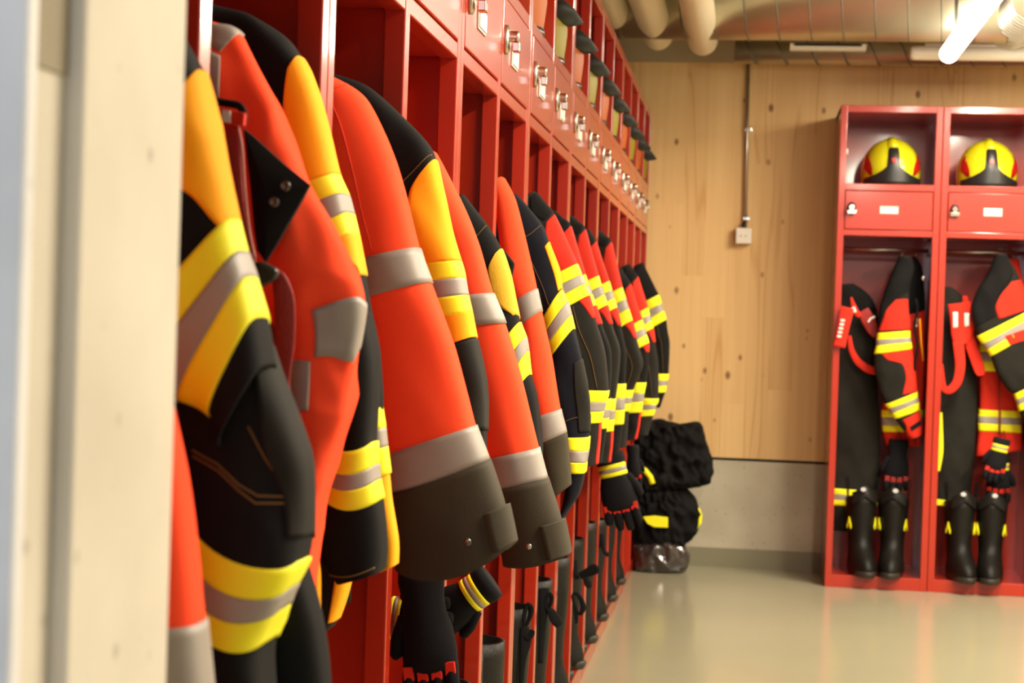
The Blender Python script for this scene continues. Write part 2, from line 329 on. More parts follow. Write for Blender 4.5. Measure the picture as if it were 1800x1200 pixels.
# ---------------------------------------------------------------- lockers
def locker(u0, n, axis, origin, depth, label, name='open_locker', wall_gap=0):
    """n bays wide. local: u along the front, d into the locker (0 = front), z up."""
    t = thing(name, label, 'locker', origin)
    ox, oy, _ = origin
    def bx(B, u0, u1, d0, d1, z0, z1):
        if axis == 'y': B.box(ox-d1, ox-d0, oy+u0, oy+u1, z0, z1)
        else: B.box(ox+u0, ox+u1, oy+d0, oy+d1, z0, z1)
    Wd = n*PW; g = .0012
    p = MB()
    posts = [(g, .030)]+[(i*PW-.016, i*PW+.016) for i in range(1, n)]+[(Wd-.030, Wd-g)]
    for a, c in posts: bx(p, a, c, 0, .03, 0, H)
    for i in range(n):
        a = posts[i][1]-.001; c = posts[i+1][0]+.001
        bx(p, a, c, .001, .03, H-.03, H); bx(p, a, c, .001, .03, 0, ZB); bx(p, a, c, .001, .03, Z3, Z4); bx(p, a, c, .001, .03, Z1, Z2)
    p.build('front_frame', RED, t, bevel=.0022)
    for i in range(n+1):
        u = posts[i]; q = MB(); c = (u[0]+u[1])/2
        bx(q, c-.004 if 0 < i < n else (u[0] if i == 0 else u[1]-.004), c+.004 if 0 < i < n else (u[0]+.004 if i == 0 else u[1]), .028, depth, .002, H-.001); q.build('side_panel', RED, t)
    q = MB(); bx(q, g, Wd-g, depth-.004, depth, .002, H); q.build('back_panel', RED, t)
    q = MB(); bx(q, g, Wd-g, .029, depth, H-.03, H-.002); q.build('top_panel', RED, t)
    q = MB(); bx(q, .004, Wd-.004, .029, depth, ZB-.012, ZB-.001); q.build('floor_panel', RED, t)
    for i in range(n):
        a, c = posts[i][1], posts[i+1][0]
        q = MB(); bx(q, a-.008, c+.008, .029, depth-.004, Z4-.018, Z4-.004); q.build('shelf', RED, t)
        q = MB(); bx(q, a-.008, c+.008, .029, depth-.004, Z1+.004, Z1+.014); q.build('compartment_floor', RED, t)
        d = MB(); bx(d, a+.003, c-.003, -.001, .018, Z2+.003, Z3-.003); dr = d.build('door', RED, t, bevel=.002)
        k = MB(); zc = 1.650
        if axis == 'y':
            k.lathe([(0, .019), (.006, .019), (.010, .015)], (ox, oy+a+.035, zc), 'x'); k.v = [(x, y, zc+(z-zc)*(1.5 if x < ox+.008 else 1.3)) for x, y, z in k.v]
            k.build('lock', STEEL, dr, smooth=True)
            k = MB(); k.lathe([(.008, .011), (.026, .011), (.028, .008)], (ox, oy+a+.035, zc+.006), 'x'); k.box(ox+.016, ox+.030, oy+a+.022, oy+a+.048, zc-.024, zc-.006)
            k.build('lock', CHROME, dr, bevel=.002, label='projecting chrome lock barrel and hasp')
            k = MB(); k.box(ox, ox+.004, oy+a+.115, oy+a+.200, zc-.038, zc+.002); pl = k.build('label_holder', STEEL, dr, bevel=.001)
            k = MB(); k.box(ox+.0042, ox+.0062, oy+a+.121, oy+a+.194, zc-.033, zc-.003); k.build('label_card', LABEL, pl)
        else:
            k.lathe([(0, .020), (-.006, .020), (-.012, .015)], (ox+a+.030, oy, zc), 'y'); k.v = [(x, y, zc+(z-zc)*1.45) for x, y, z in k.v]
            k.build('lock', PLASTIC, dr, smooth=True)
            k = MB(); k.lathe([(-.008, .014), (-.022, .014), (-.024, .010)], (ox+a+.030, oy, zc+.005), 'y'); k.box(ox+a+.010, ox+a+.050, oy-.024, oy-.008, zc-.024, zc-.006)
            k.build('lock', CHROME, dr, bevel=.003, label='chrome lock barrel and hasp')
            k = MB(); k.box(ox+a+.150, ox+a+.230, oy-.005, oy, zc-.020, zc+.014); pl = k.build('label_holder', STEEL, dr, bevel=.001)
            k = MB(); k.box(ox+a+.154, ox+a+.226, oy-.0062, oy-.0048, zc-.016, zc+.010); k.build('label_card', LABEL, pl)
        k = MB(); zr = 1.485; ua, uc = a-.01, c+.01
        e1 = (ox-.23, oy+ua, zr) if axis == 'y' else (ox+ua, oy+.22, zr); e2 = (ox-.23, oy+uc, zr) if axis == 'y' else (ox+uc, oy+.22, zr)
        k.tube([e1, e2], .009, 12); k.build('hanging_rod', STEEL, t, smooth=True)
    return t
ordn = ['first', 'second', 'third', 'fourth', 'fifth', 'sixth', 'seventh', 'eighth', 'ninth', 'tenth', 'eleventh', 'twelfth', 'thirteenth', 'fourteenth', 'fifteenth', 'sixteenth']
nm = ['red two-bay open locker nearest the pale pillar, half hidden behind it', 'red two-bay open locker second from the pale pillar, glare on its post', 'red two-bay open locker third from the pale pillar, holding orange jackets', 'red two-bay open locker fourth from the pillar, holding the navy jacket', 'red two-bay open locker in the long row, fourth from the timber wall', 'red two-bay open locker in the long row, third from the timber wall', 'red two-bay open locker in the long row, second from the timber wall', 'red two-bay open locker in the corner, touching the timber wall']
for j in range(8):
    locker(0, 2, 'y', (XF, Y0+(-6+2*j)*PW, 0), .47, nm[j])
YR = 7.6243; XR = .3701
locker(0, 1, 'x', (XR, YR, 0), .445, 'red open locker against the timber wall, first beside the switch conduit')
locker(0, 1, 'x', (XR+PW, YR, 0), .445, 'red open locker against the timber wall, beside its twin at the picture edge')
# round white lock on the inner face of the first wall locker
p0 = (XR+.033, YR+.08, 1.905)
b = MB(); b.lathe([(-.001, .014), (.006, .014), (.008, .011)], p0, 'x'); b.build('cylinder_lock', LABEL, bpy.data.objects['open_locker.008'], smooth=True, label='round white lock cap on the inner side wall')

# ---------------------------------------------------------------- garments, near row
def hanger(t, Y, x=-.71):
    b = MB(); pts = [(x+.012, Y, 1.500), (x+.010, Y, 1.513), (x-.004, Y, 1.512), (x-.008, Y, 1.498), (x, Y, 1.483), (x, Y, 1.47)]
    pts = [(p[0], p[1], p[2]-.0) for p in pts]
    b.tube(pts, .0022, 8); b.build('hanger_hook', STEEL, t, smooth=True)
def torso(t, m, Y, ztop=1.44, zbot=.74, x0=-.93, x1=-.52, th=.05, seed=0, name='body'):
    b = []; A = np.arange(40)*2*math.pi/40
    for s in np.linspace(0, 1, 26):
        z = ztop+(zbot-ztop)*s; f = min(1, .25+s*7)**.6
        cx = (x0+x1)/2; hx = (x1-x0)/2*f*(1-.06*math.sin(s*3)); ty = th*min(1, .4+s*5)
        ring = []
        for a in A:
            x = cx+hx*math.cos(a); y = Y+ty*math.copysign(abs(math.sin(a))**.8, math.sin(a))
            y += .010*noise.noise(Vector((x*14+seed, seed, z*3)))*2*math.copysign(1, math.sin(a))
            ring.append((x, y, z))
        b.append(ring)
    return MB().rings(b).build(name, m, t, smooth=True)
def jacket(label, Y, base=None, cat='jacket', z=.9, name='work_jacket', group=None):
    return thing(name, label, cat, (-.70, Y, z), group)

# J0 orange jacket right behind the pillar
t = jacket('orange high-visibility jacket with one grey band, squeezed closest to the pale pillar', 1.12)
c = Cloth([(120, 560, 258, 560), (135, 640, 280, 640), (150, 720, 298, 720), (165, 830, 321, 830), (175, 960, 337, 960), (180, 1093, 351, 1093), (185, 1200, 362, 1200), (190, 1330, 374, 1330)], 1.12, .035, amp=.003, seed=1)
c.mesh('sleeve', ORANGE, t); c.band('reflective_stripe', GREY, 5, 7, t); torso(t, ORANGE, 1.10, 1.40, x1=-.50, th=.03); hanger(t, 1.10)

# J1 black jacket with yellow shoulder
t = jacket('black turnout jacket with yellow shoulder and broad slanted band, closest to the pillar', 1.29, name='turnout_jacket')
c = Cloth([(205, 40, 300, 35), (200, 120, 330, 84), (200, 220, 352, 125), (200, 350, 372, 215), (200, 480, 390, 300), (225, 625, 411, 388), (262, 690, 426, 446), (326, 700, 441, 490), (382, 727, 460, 559), (400, 780, 474, 640)], 1.28, .045, amp=.007, seed=2)
c.mesh('sleeve', BLACKF, t)
c.patch('shoulder_panel', YELLOW, [((290, 190), (346, 110)), ((288, 240), (368, 190)), ((300, 318), (388, 290)), ((345, 355), (400, 345)), ((383, 398), (410, 390))], t)
c.band('reflective_stripe', LIME, 5, 6, t, label='lime stripe'); c.band('reflective_stripe', GREY, 6, 7, t, off=.0026, label='grey stripe'); c.band('reflective_stripe', LIME, 7, 8, t, label='lime stripe')
f = Cloth([(300, 640, 452, 540), (316, 700, 482, 640), (318, 740, 513, 725), (320, 810, 539, 810), (322, 850, 542, 900), (325, 872, 530, 980), (330, 932, 510, 1026), (338, 995, 494, 1062), (345, 1052, 470, 1122), (352, 1120, 470, 1170), (360, 1200, 478, 1240), (365, 1300, 485, 1300)], 1.31, .055, sag=[0, 0, 0, 0, .012, .017, .019, .018, .014, .01, 0, 0], amp=.008, seed=3)
f.mesh('forearm', BLACKF, t); f.patch('elbow_pad', OLIVE, [((440, 600), (478, 620)), ((452, 700), (508, 720)), ((470, 800), (533, 810)), ((500, 880), (540, 885)), ((500, 940), (532, 950))], t)
f.band('reflective_stripe', LIME, 5, 6, t, label='lime stripe'); f.band('reflective_stripe', GREY, 6, 7, t, off=.0026, label='grey stripe'); f.band('reflective_stripe', LIME, 7, 8, t, label='lime stripe')
b = MB()
for dy in (0, 11):
    P = [f.inv(x, y+dy) for x, y in ((345, 790), (385, 815), (420, 850), (450, 872), (500, 874))]
    b.tube([tuple(f.pos(np.array(q[0]), np.array(q[1]), .001)) for q in P], .0009, 6)
b.build('pocket_stitching', STITCH, t)
g = Cloth([(370, 880, 515, 930), (380, 1000, 535, 1000), (370, 1100, 560, 1090), (365, 1200, 575, 1200), (360, 1320, 582, 1320)], 1.40, .04, amp=.005, seed=4)
g.mesh('coat_skirt', BLACKF, t); torso(t, BLACKF, 1.34, 1.42, x1=-.5, th=.05); hanger(t, 1.30)
b = MB(); x = at(316, 600, 1.36)[0]; b.tube([at(322, 690, 1.36), at(318, 740, 1.36), at(314, 800, 1.36), at(313, 880, 1.36)], .004, 8); b.build('drawcord', mat('brown_cord', (.28, .10, .02), .7), t, smooth=True)

stitch(c, [(.9, .5), (1.15, .8), (1.2, .99)], t); stitch(f, [(2.2, .72), (2.9, .80), (3.6, .93)], t)
# O2 orange with grey shoulders
t = jacket('orange high-visibility jacket with grey taped shoulder and crumpled sleeve, behind the red braces', 1.57)
c = Cloth([(330, 20, 362, 36), (320, 110, 415, 52), (330, 190, 436, 82), (345, 300, 462, 137), (400, 400, 496, 215), (440, 470, 541, 320), (475, 530, 592, 410), (495, 590, 626, 490), (500, 645, 639, 545), (506, 722, 626, 642), (512, 800, 610, 730), (528, 900, 580, 830), (536, 1000, 556, 930), (541, 1045, 549, 1030)], 1.57, .035, amp=.010, seed=5, dia=1.4)
c.mesh('sleeve', ORANGE, t)
c.patch('shoulder_tape', GREY, [((340, 32), (414, 53)), ((340, 62), (387, 88))], t); c.patch('shoulder_tape', GREY, [((340, 72), (388, 96)), ((345, 165), (386, 172))], t)
c.patch('reflective_stripe', GREY, [((549, 546), (638, 553)), ((553, 628), (622, 636))], t); c.patch('reflective_stripe', GREY, [((506, 630), (546, 634)), ((506, 714), (545, 719))], t)
torso(t, ORANGE, 1.56, 1.42, x1=-.5, th=.035); hanger(t, 1.56)
# collar of black trousers bib + braces hanging in front of it
t = thing('storm_flap_collar', 'black collar flap with two snap fasteners lying over the crumpled orange sleeve', 'collar', at(480, 330, 1.50))
poly = [(428, 226), (445, 240), (500, 290), (544, 325), (524, 362), (504, 396), (485, 430), (466, 460), (452, 440), (446, 400), (440, 330), (433, 270)]
b = MB(); Yf = 1.505
gr = []
import itertools
cen = np.array([470, 345])
for q in np.linspace(0.02, 1, 8):
    gr.append([at(*(cen+(np.array(p_)-cen)*q), Yf-.012*math.cos(q*1.5)) for p_ in poly])
back = [[p_+np.array([0, .006, 0]) for p_ in r] for r in reversed(gr)]
b.rings(gr+back); b.build('flap', BLACKF, t, smooth=False)
for px, py in ((502, 327), (482, 355)):
    q = at(px, py, Yf-.010); b = MB(); b.lathe([(0, .0048), (-.002, .0048), (-.003, .003), (-.0015, .002)], q, 'y'); b.build('snap_fastener', mat('dark_snap_metal', (.12, .11, .10), .3, metal=.9), t, smooth=True)
t = thing('trouser_braces', 'dark red braces with black buckle and printed tab, hanging before the black collar flap', 'braces', at(410, 210, 1.47))
def strap(name, m, pts, w, Y, parent, thick=.002, nrm=(0, -1, 0), label=None):
    P = crom(np.array([at(p_[0], p_[1], Y+(p_[2] if len(p_) > 2 else 0)) for p_ in pts]), np.linspace(0, len(pts)-1, (len(pts)-1)*6+1))
    wd = crom(np.array(w if hasattr(w, '__len__') else [w]*len(pts), float), np.linspace(0, len(pts)-1, (len(pts)-1)*6+1))
    b = MB(); b.tube(P, [(thick, x_) for x_ in wd], 14, flat=nrm); return b.build(name, m, parent, smooth=True, **({'label': label} if label else {}))
sp_ = strap('strap', DRED, [(398, 205), (402, 250), (408, 330), (420, 400), (438, 460), (450, 490)], [.011, .011, .010, .0085, .006, .004], 1.46, t)
strap('strap_edging', mat('pink_edging', (.5, .16, .13), .5), [(419, 226), (425, 260), (430, 330), (437, 400), (448, 455)], .0013, 1.455, sp_, .0012)
b = MB(); b.prism([at(x_, y_, 1.445) for x_, y_ in ((368, 186), (432, 199), (430, 222), (368, 212))], .008, (0, 1, 0)); tb = b.build('printed_tab', REDF, t, bevel=.001)
b = MB(); b.prism([at(x_, y_, 1.439) for x_, y_ in ((391, 193), (405, 195), (405, 216), (391, 214))], .002, (0, 1, 0)); b.build('white_mark', WHITE, tb)
strap('webbing_loop', BLACKF, [(366, 176), (395, 181), (420, 186), (428, 200), (428, 218)], .0035, 1.45, t, .003)
b = MB(); b.prism([at(x_, y_, 1.445) for x_, y_ in ((444, 462), (462, 459), (484, 470), (492, 476), (486, 490), (458, 506), (448, 500))], .012, (0, 1, 0)); b.build('buckle', PLASTIC, t, bevel=.003)
strap('hanging_loop', DRED, [(476, 482), (490, 490), (500, 530), (500, 600), (495, 660), (503, 700)], [.004, .007, .0095, .0095, .008, .004], 1.47, t)
# BY2 black jacket with golden shoulder
t = jacket('black turnout jacket with golden upper sleeve, right behind the crumpled orange jacket', 1.79, name='turnout_jacket')
c = Cloth([(330, 30, 365, 15), (390, 110, 442, 30), (425, 210, 501, 64), (450, 280, 531, 108), (472, 330, 555, 166), (490, 350, 575, 240), (512, 330, 589, 303), (532, 375, 605, 342), (550, 415, 613, 377), (580, 445, 623, 416), (600, 500, 634, 475), (600, 565, 644, 555), (590, 630, 662, 620), (585, 700, 665, 690), (585, 760, 655, 750)], 1.78, .04, amp=.007, seed=6)
c.mesh('sleeve', BLACKF, t)
c.patch('shoulder_panel', YELLOW, [((503, 128), (530, 106)), ((497, 190), (554, 165)), ((505, 240), (574, 235)), ((543, 319), (589, 305))], t)
c.patch('shoulder_panel', YELLOW, [((570, 442), (624, 411)), ((612, 465), (630, 455)), ((626, 485), (636, 483))], t)
c.band('reflective_stripe', LIME, 6, 7, t, label='lime stripe'); c.band('reflective_stripe', GREY, 7, 8, t, label='grey stripe'); c.band('reflective_stripe', LIME, 8, 9, t, label='lime stripe')
g = Cloth([(640, 630, 658, 625), (640, 700, 665, 695), (645, 760, 672, 752), (650, 790, 676, 785), (655, 838, 683, 832), (660, 900, 688, 880), (668, 960, 698, 950), (672, 1004, 697, 992)], 1.80, .02, amp=.002, seed=8)
g.mesh('coat_edge', YELLOW, t); g.band('reflective_stripe', LIME, 1, 2, t); g.band('reflective_stripe', GREY, 2, 3, t); g.band('reflective_stripe', LIME, 3, 4, t)
f = Cloth([(600, 560, 645, 548), (588, 640, 660, 625), (577, 700, 662, 690), (582, 768, 657, 775), (577, 808, 658, 815), (575, 835, 661, 842), (572, 862, 668, 876), (560, 930, 674, 925), (572, 985, 676, 970), (600, 1022, 672, 1002)], 1.735, .045, sag=[0, 0, 0, .010, .010, .010, .012, .008, .004, 0], amp=.003, seed=7)
f.mesh('forearm', BLACKF, t); f.band('reflective_stripe', LIME, 3, 4, t, label='lime stripe'); f.band('reflective_stripe', GREY, 4, 5, t, label='grey stripe'); f.band('reflective_stripe', LIME, 5, 6, t, label='lime stripe')
g = Cloth([(530, 900, 600, 900), (545, 1000, 614, 1000), (560, 1096, 590, 1090), (565, 1110, 575, 1108)], 1.86, .03, amp=.003, seed=9)
g.mesh('coat_skirt', OLIVE, t); g.patch('hem_panel', YELLOW, [((588, 1010), (613, 1005)), ((582, 1050), (606, 1050)), ((575, 1095), (590, 1090))], t)
g2 = Cloth([(535, 950, 552, 950), (540, 1010, 562, 1005), (548, 1080, 562, 1075)], 1.68, .012, amp=.002, seed=9); g2.mesh('coat_flap', YELLOW, t)
torso(t, BLACKF, 1.78, 1.42, x1=-.5, th=.045); hanger(t, 1.77)

stitch(f, [(8.4, .12), (8.6, .5), (8.5, .9)], t); stitch(c, [(3.6, .55), (3.75, .8), (3.7, .98)], t)
# O3 big orange
t = jacket('large orange high-visibility jacket with two grey bands and dark buttoned cuff, fullest in view', 2.02)
c = Cloth([(545, 150, 588, 136), (560, 300, 642, 172), (590, 420, 692, 280), (628, 461, 734, 436), (638, 528, 755, 497), (650, 650, 795, 605), (668, 740, 820, 697), (684, 797, 833, 748), (692, 863, 856, 808), (695, 930, 880, 880), (702, 992, 896, 956)], 2.03, .05, sag=[0]*8+[.003, .012, .024], amp=.0035, seed=10, dia=.8)
c.mesh('sleeve', ORANGE, t); c.band('reflective_stripe', GREY, 3, 4, t); c.band('reflective_stripe', GREY, 7, 8, t)
cf = c.band('cuff', CUFF, 8, 10, t, off=.003)
q = at(822, 952, 1.97); b = MB(); b.lathe([(0, .0045), (-.003, .0045), (-.004, .003)], q, 'y'); b.build('snap_fastener', mat('dark_snap_metal', (.12, .11, .10), .3), cf, smooth=True)
c.patch('cuff_tab', CUFF, [((846, 905), (884, 892)), ((852, 940), (892, 925)), ((862, 972), (898, 956))], t, off=.009)
torso(t, ORANGE, 2.02, 1.40, x1=-.5, th=.05); hanger(t, 2.02)

SEAM = mat('orange_seam', (.75, .05, .018), .85)
stitch(c, [(.35, .3), (.45, .6), (.6, .97)], t, .0009, SEAM); stitch(c, [(.6, .62), (1.2, .60), (2.0, .52), (2.9, .40)], t, .0010, SEAM)
# BY3 black / golden
t = jacket('black turnout jacket with golden upper sleeve, right behind the largest orange jacket', 2.2, name='turnout_jacket')
c = Cloth([(540, 150, 583, 129), (580, 250, 645, 152), (640, 330, 705, 205), (680, 380, 757, 262), (700, 410, 776, 335), (715, 440, 790, 400), (742, 464, 804, 457), (748, 497, 811, 489), (758, 527, 817, 519), (768, 560, 825, 550), (780, 620, 834, 595), (800, 690, 849, 672), (820, 765, 853, 760), (838, 850, 850, 845)], 2.21, .04, amp=.007, seed=11)
c.mesh('sleeve', BLACKF, t)
c.patch('shoulder_panel', YELLOW, [((735, 310), (764, 284)), ((722, 335), (776, 325)), ((718, 380), (788, 385)), ((741, 465), (804, 459))], t)
c.patch('shoulder_panel', YELLOW, [((766, 559), (826, 548)), ((785, 585), (829, 573)), ((797, 603), (832, 594))], t)
c.band('reflective_stripe', LIME, 6, 7, t, label='lime stripe'); c.band('reflective_stripe', GREY, 7, 8, t, label='grey stripe'); c.band('reflective_stripe', LIME, 8, 9, t, label='lime stripe')
c.patch('elbow_pad', OLIVE, [((798, 606), (833, 598)), ((812, 680), (849, 675)), ((832, 755), (853, 758))], t)
torso(t, BLACKF, 2.2, 1.42, x1=-.5, th=.05); hanger(t, 2.2)

# O4
stitch(c, [(9.6, .30), (10.5, .40), (11.8, .5)], t, .0009)
stitch(c, [(2.9, .3), (3.1, .7), (3.2, .98)], t)
t = jacket('orange high-visibility jacket with dark tabbed cuff, second largest orange one', 2.45)
c = Cloth([(735, 280, 764, 267), (745, 400, 808, 349), (775, 480, 841, 430), (800, 522, 865, 515), (812, 574, 886, 568), (825, 690, 917, 670), (856, 805, 946, 786), (868, 860, 960, 840), (880, 930, 980, 905), (889, 991, 994, 974)], 2.45, .045, sag=[0]*8+[.003, .006], amp=.003, seed=12, dia=.8)
c.mesh('sleeve', ORANGE, t); c.band('reflective_stripe', GREY, 3, 4, t); c.band('reflective_stripe', GREY, 6, 7, t); cf = c.band('cuff', CUFF, 7, 9, t, off=.003)
c.patch('cuff_tab', CUFF, [((946, 926), (984, 915)), ((953, 955), (990, 945)), ((960, 985), (995, 973))], t, off=.009)
q = at(930, 960, 2.40); b = MB(); b.lathe([(0, .004), (-.003, .004), (-.004, .003)], q, 'y'); b.build('snap_fastener', STEEL, cf, smooth=True)
torso(t, ORANGE, 2.45, 1.40, x1=-.5, th=.045); hanger(t, 2.45)

# BY5
t = jacket('black turnout jacket with mustard sleeve panel and small black collar tip, between two orange jackets', 2.98, name='turnout_jacket')
c = Cloth([(790, 360, 815, 343), (815, 440, 856, 396), (835, 490, 880, 438), (850, 540, 895, 480), (865, 590, 906, 530), (878, 612, 914, 567), (890, 640, 924, 594), (898, 664, 928, 618), (908, 690, 932, 658), (920, 740, 943, 697), (932, 790, 951, 775), (943, 830, 950, 828)], 2.98, .045, amp=.004, seed=13)
c.mesh('sleeve', BLACKF, t)
c.patch('shoulder_panel', mat('mustard_fabric', (.62, .36, .008), .8, bump=.35, var=.1), [((868, 448), (880, 438)), ((857, 476), (893, 472)), ((870, 525), (905, 527)), ((900, 556), (912, 560))], t)
c.band('reflective_stripe', LIME, 5, 6, t, label='lime stripe'); c.band('reflective_stripe', GREY, 6, 7, t, label='grey stripe'); c.band('reflective_stripe', LIME, 7, 8, t, label='lime stripe')
b = MB(); b.prism([at(x_, y_, 3.02) for x_, y_ in ((880, 432), (905, 463), (898, 498), (888, 480))], .012, (0, 1, 0)); b.build('collar_tip', BLACKF, t, bevel=.004)
torso(t, BLACKF, 2.98, 1.38, x1=-.5, th=.05); hanger(t, 2.98)

# O6
stitch(c, [(1.0, .15), (1.1, .5), (1.05, .97)], t)
t = jacket('slim orange high-visibility jacket with grey bands, third full-length orange one from the pillar', 3.35)
c = Cloth([(868, 322, 885, 312), (875, 390, 906, 352), (890, 500, 926, 430), (904, 532, 943, 508), (915, 573, 952, 547), (925, 655, 968, 622), (943, 732, 984, 719), (950, 779, 994, 760), (958, 830, 999, 812), (966, 880, 1002, 853)], 3.34, .045, amp=.003, seed=14, dia=.8)
c.mesh('sleeve', ORANGE, t); c.band('reflective_stripe', GREY, 3, 4, t); c.band('reflective_stripe', GREY, 6, 7, t); c.band('cuff', CUFF, 7, 9, t)
torso(t, ORANGE, 3.34, 1.40, x1=-.5, th=.045); hanger(t, 3.34)

# navy
t = jacket('navy turnout jacket with thin yellow piping, just before the red jackets', 3.54, name='turnout_jacket')
c = Cloth([(880, 365, 907, 342), (902, 430, 951, 393), (918, 490, 966, 432), (935, 540, 983, 475), (955, 562, 988, 510), (960, 585, 998, 532), (964, 605, 1004, 555), (970, 628, 1009, 578), (972, 690, 1023, 635), (982, 740, 1036, 700), (992, 767, 1036, 767), (994, 789, 1034, 791), (996, 809, 1030, 811), (998, 829, 1027, 830), (990, 885, 1018, 868), (981, 916, 990, 912)], 3.54, .05, amp=.005, seed=15)
c.mesh('sleeve', NAVY, t)
for a_, b_ in ((4, 7), (10, 13)):
    c.band('reflective_stripe', LIME, a_, a_+1, t, label='lime stripe'); c.band('reflective_stripe', GREY, a_+1, a_+2, t, label='grey stripe'); c.band('reflective_stripe', LIME, a_+2, b_, t, label='lime stripe')
c.patch('yellow_piping', YELLOW, [((956, 436), (964, 424)), ((966, 460), (978, 455)), ((976, 490), (986, 490)), ((981, 512), (989, 508))], t)
c.patch('elbow_pad', OLIVE, [((1008, 640), (1022, 636)), ((1012, 700), (1034, 705)), ((1018, 760), (1036, 760))], t)
torso(t, NAVY, 3.54, 1.38, x1=-.5, th=.05); hanger(t, 3.54)

stitch(c, [(1.0, .2), (1.15, .6), (1.1, .95)], t); stitch(c, [(9.2, .2), (9.3, .6), (9.5, .9)], t); stitch(c, [(1.1, .35), (2, .45), (3, .5), (3.9, .45)], t, .0007)
# red / black jackets
def redjacket(i, Y, T, S, B1, B2, E, C1, C2, D, label, w=.135, red=True):
    t = jacket(label, Y, name='turnout_jacket', group=None)
    W_ = w*F/Y
    def row(p_, ww=1., tilt=.35): return (p_[0]-W_*ww, p_[1]+W_*ww*tilt, p_[0], p_[1])
    mid = lambda a, b, q: (a[0]+(b[0]-a[0])*q, a[1]+(b[1]-a[1])*q)
    st = [row(T, .35, .5), row(mid(T, S, .5), .8, .8), row(S, .9, 1.0), row(mid(S, B1, .5), .8, .8), row(B1, .62, .5), row(mid(B1, B2, .36), .62, .52), row(mid(B1, B2, .64), .62, .55), row(B2, .66, .58), row(mid(B2, E, .5), .8, .4), row(E, .8, .2), row(C1, .66, -.05), row(mid(C1, C2, .36), .64, -.03), row(mid(C1, C2, .64), .62, 0), row(C2, .62, .03), row(mid(C2, D, .6), .55, .03), row(D, .5, .05)]
    c = Cloth(st, Y, .052, amp=.004, seed=20+i); c.mesh('sleeve', OLIVE if i % 2 == 0 else BLACKF, t)
    if red:
        d = W_/106
        c.patch('shoulder_panel', REDF, [((S[0]-14*d, S[1]+16*d), (S[0], S[1])), ((mid(S, B1, .5)[0]-36*d, mid(S, B1, .5)[1]+18*d), mid(S, B1, .5)), ((B1[0]-32*d, B1[1]+15*d), B1)], t)
        c.patch('sleeve_panel', REDF, [((B2[0]-20*d, B2[1]+10*d), B2), ((mid(B2, E, .4)[0]-8*d, mid(B2, E, .4)[1]), mid(B2, E, .4))], t)
        c.patch('shoulder_yoke', BLACKF, [((T[0]-12*d, T[1]+10*d), T), ((mid(T, S, .5)[0]-24*d, mid(T, S, .5)[1]+20*d), mid(T, S, .5)), ((S[0]-18*d, S[1]+14*d), (S[0]-1, S[1]-2))], t)
    stitch(c, [(7.1, .62), (8, .66), (9, .70), (9.9, .74)], t, .0011)
    for a_ in (4, 10):
        c.band('reflective_stripe', LIME, a_, a_+1, t, label='lime stripe'); c.band('reflective_stripe', GREY, a_+1, a_+2, t, label='grey stripe'); c.band('reflective_stripe', LIME, a_+2, a_+3, t, label='lime stripe')
    if red and i in (0, 2, 5): c.patch('cuff_edge', REDF, [((C2[0]-3, C2[1]+2), C2), ((D[0]-4, D[1]), D)], t)
    torso(t, REDF, Y, 1.36, .78, x1=-.5, th=.055); hanger(t, Y)
L_ = ['red and black turnout jacket with broad red shoulder, first red one after the navy jacket', 'red and black turnout jacket, second red one after the navy jacket', 'red and black turnout jacket, third red one after the navy jacket', 'red and black turnout jacket, fourth red one after the navy jacket, short shoulder', 'red and black turnout jacket with long red forearm strip, fifth after the navy one', 'red and black turnout jacket, sixth red one after the navy jacket', 'red and black turnout jacket, second from the timber wall in the long row']
K = [(3.88, (942, 338), (973, 376), (1014, 464), (1035, 520), (1064, 620), (1069, 686), (1056, 742), (1050, 816)),
     (4.30, (975, 370), (1002, 396), (1028, 482), (1047, 537), (1074, 620), (1073, 700), (1066, 752), (1058, 812)),
     (4.74, (1007, 380), (1028, 402), (1051, 485), (1067, 537), (1090, 620), (1082, 700), (1077, 757), (1073, 812)),
     (5.17, (1035, 403), (1047, 424), (1070, 494), (1084, 541), (1101, 620), (1099, 674), (1095, 745), (1088, 795)),
     (5.61, (1054, 405), (1074, 425), (1093, 505), (1111, 564), (1130, 640), (1113, 685), (1105, 722), (1101, 785)),
     (6.05, (1090, 471), (1108, 498), (1128, 562), (1140, 603), (1140, 645), (1135, 672), (1127, 724), (1119, 772)),
     (6.49, (1105, 464), (1121, 486), (1138, 541), (1148, 577), (1157, 640), (1157, 700), (1148, 730), (1139, 764))]
for i, k in enumerate(K): redjacket(i, k[0], *k[1:], L_[i])
redjacket(7, 7.2, (1130, 461), (1148, 498), (1158, 518), (1171, 562), (1177, 605), (1175, 657), (1169, 689), (1160, 716), 'all black turnout jacket in the long row, closest to the timber wall', red=False)

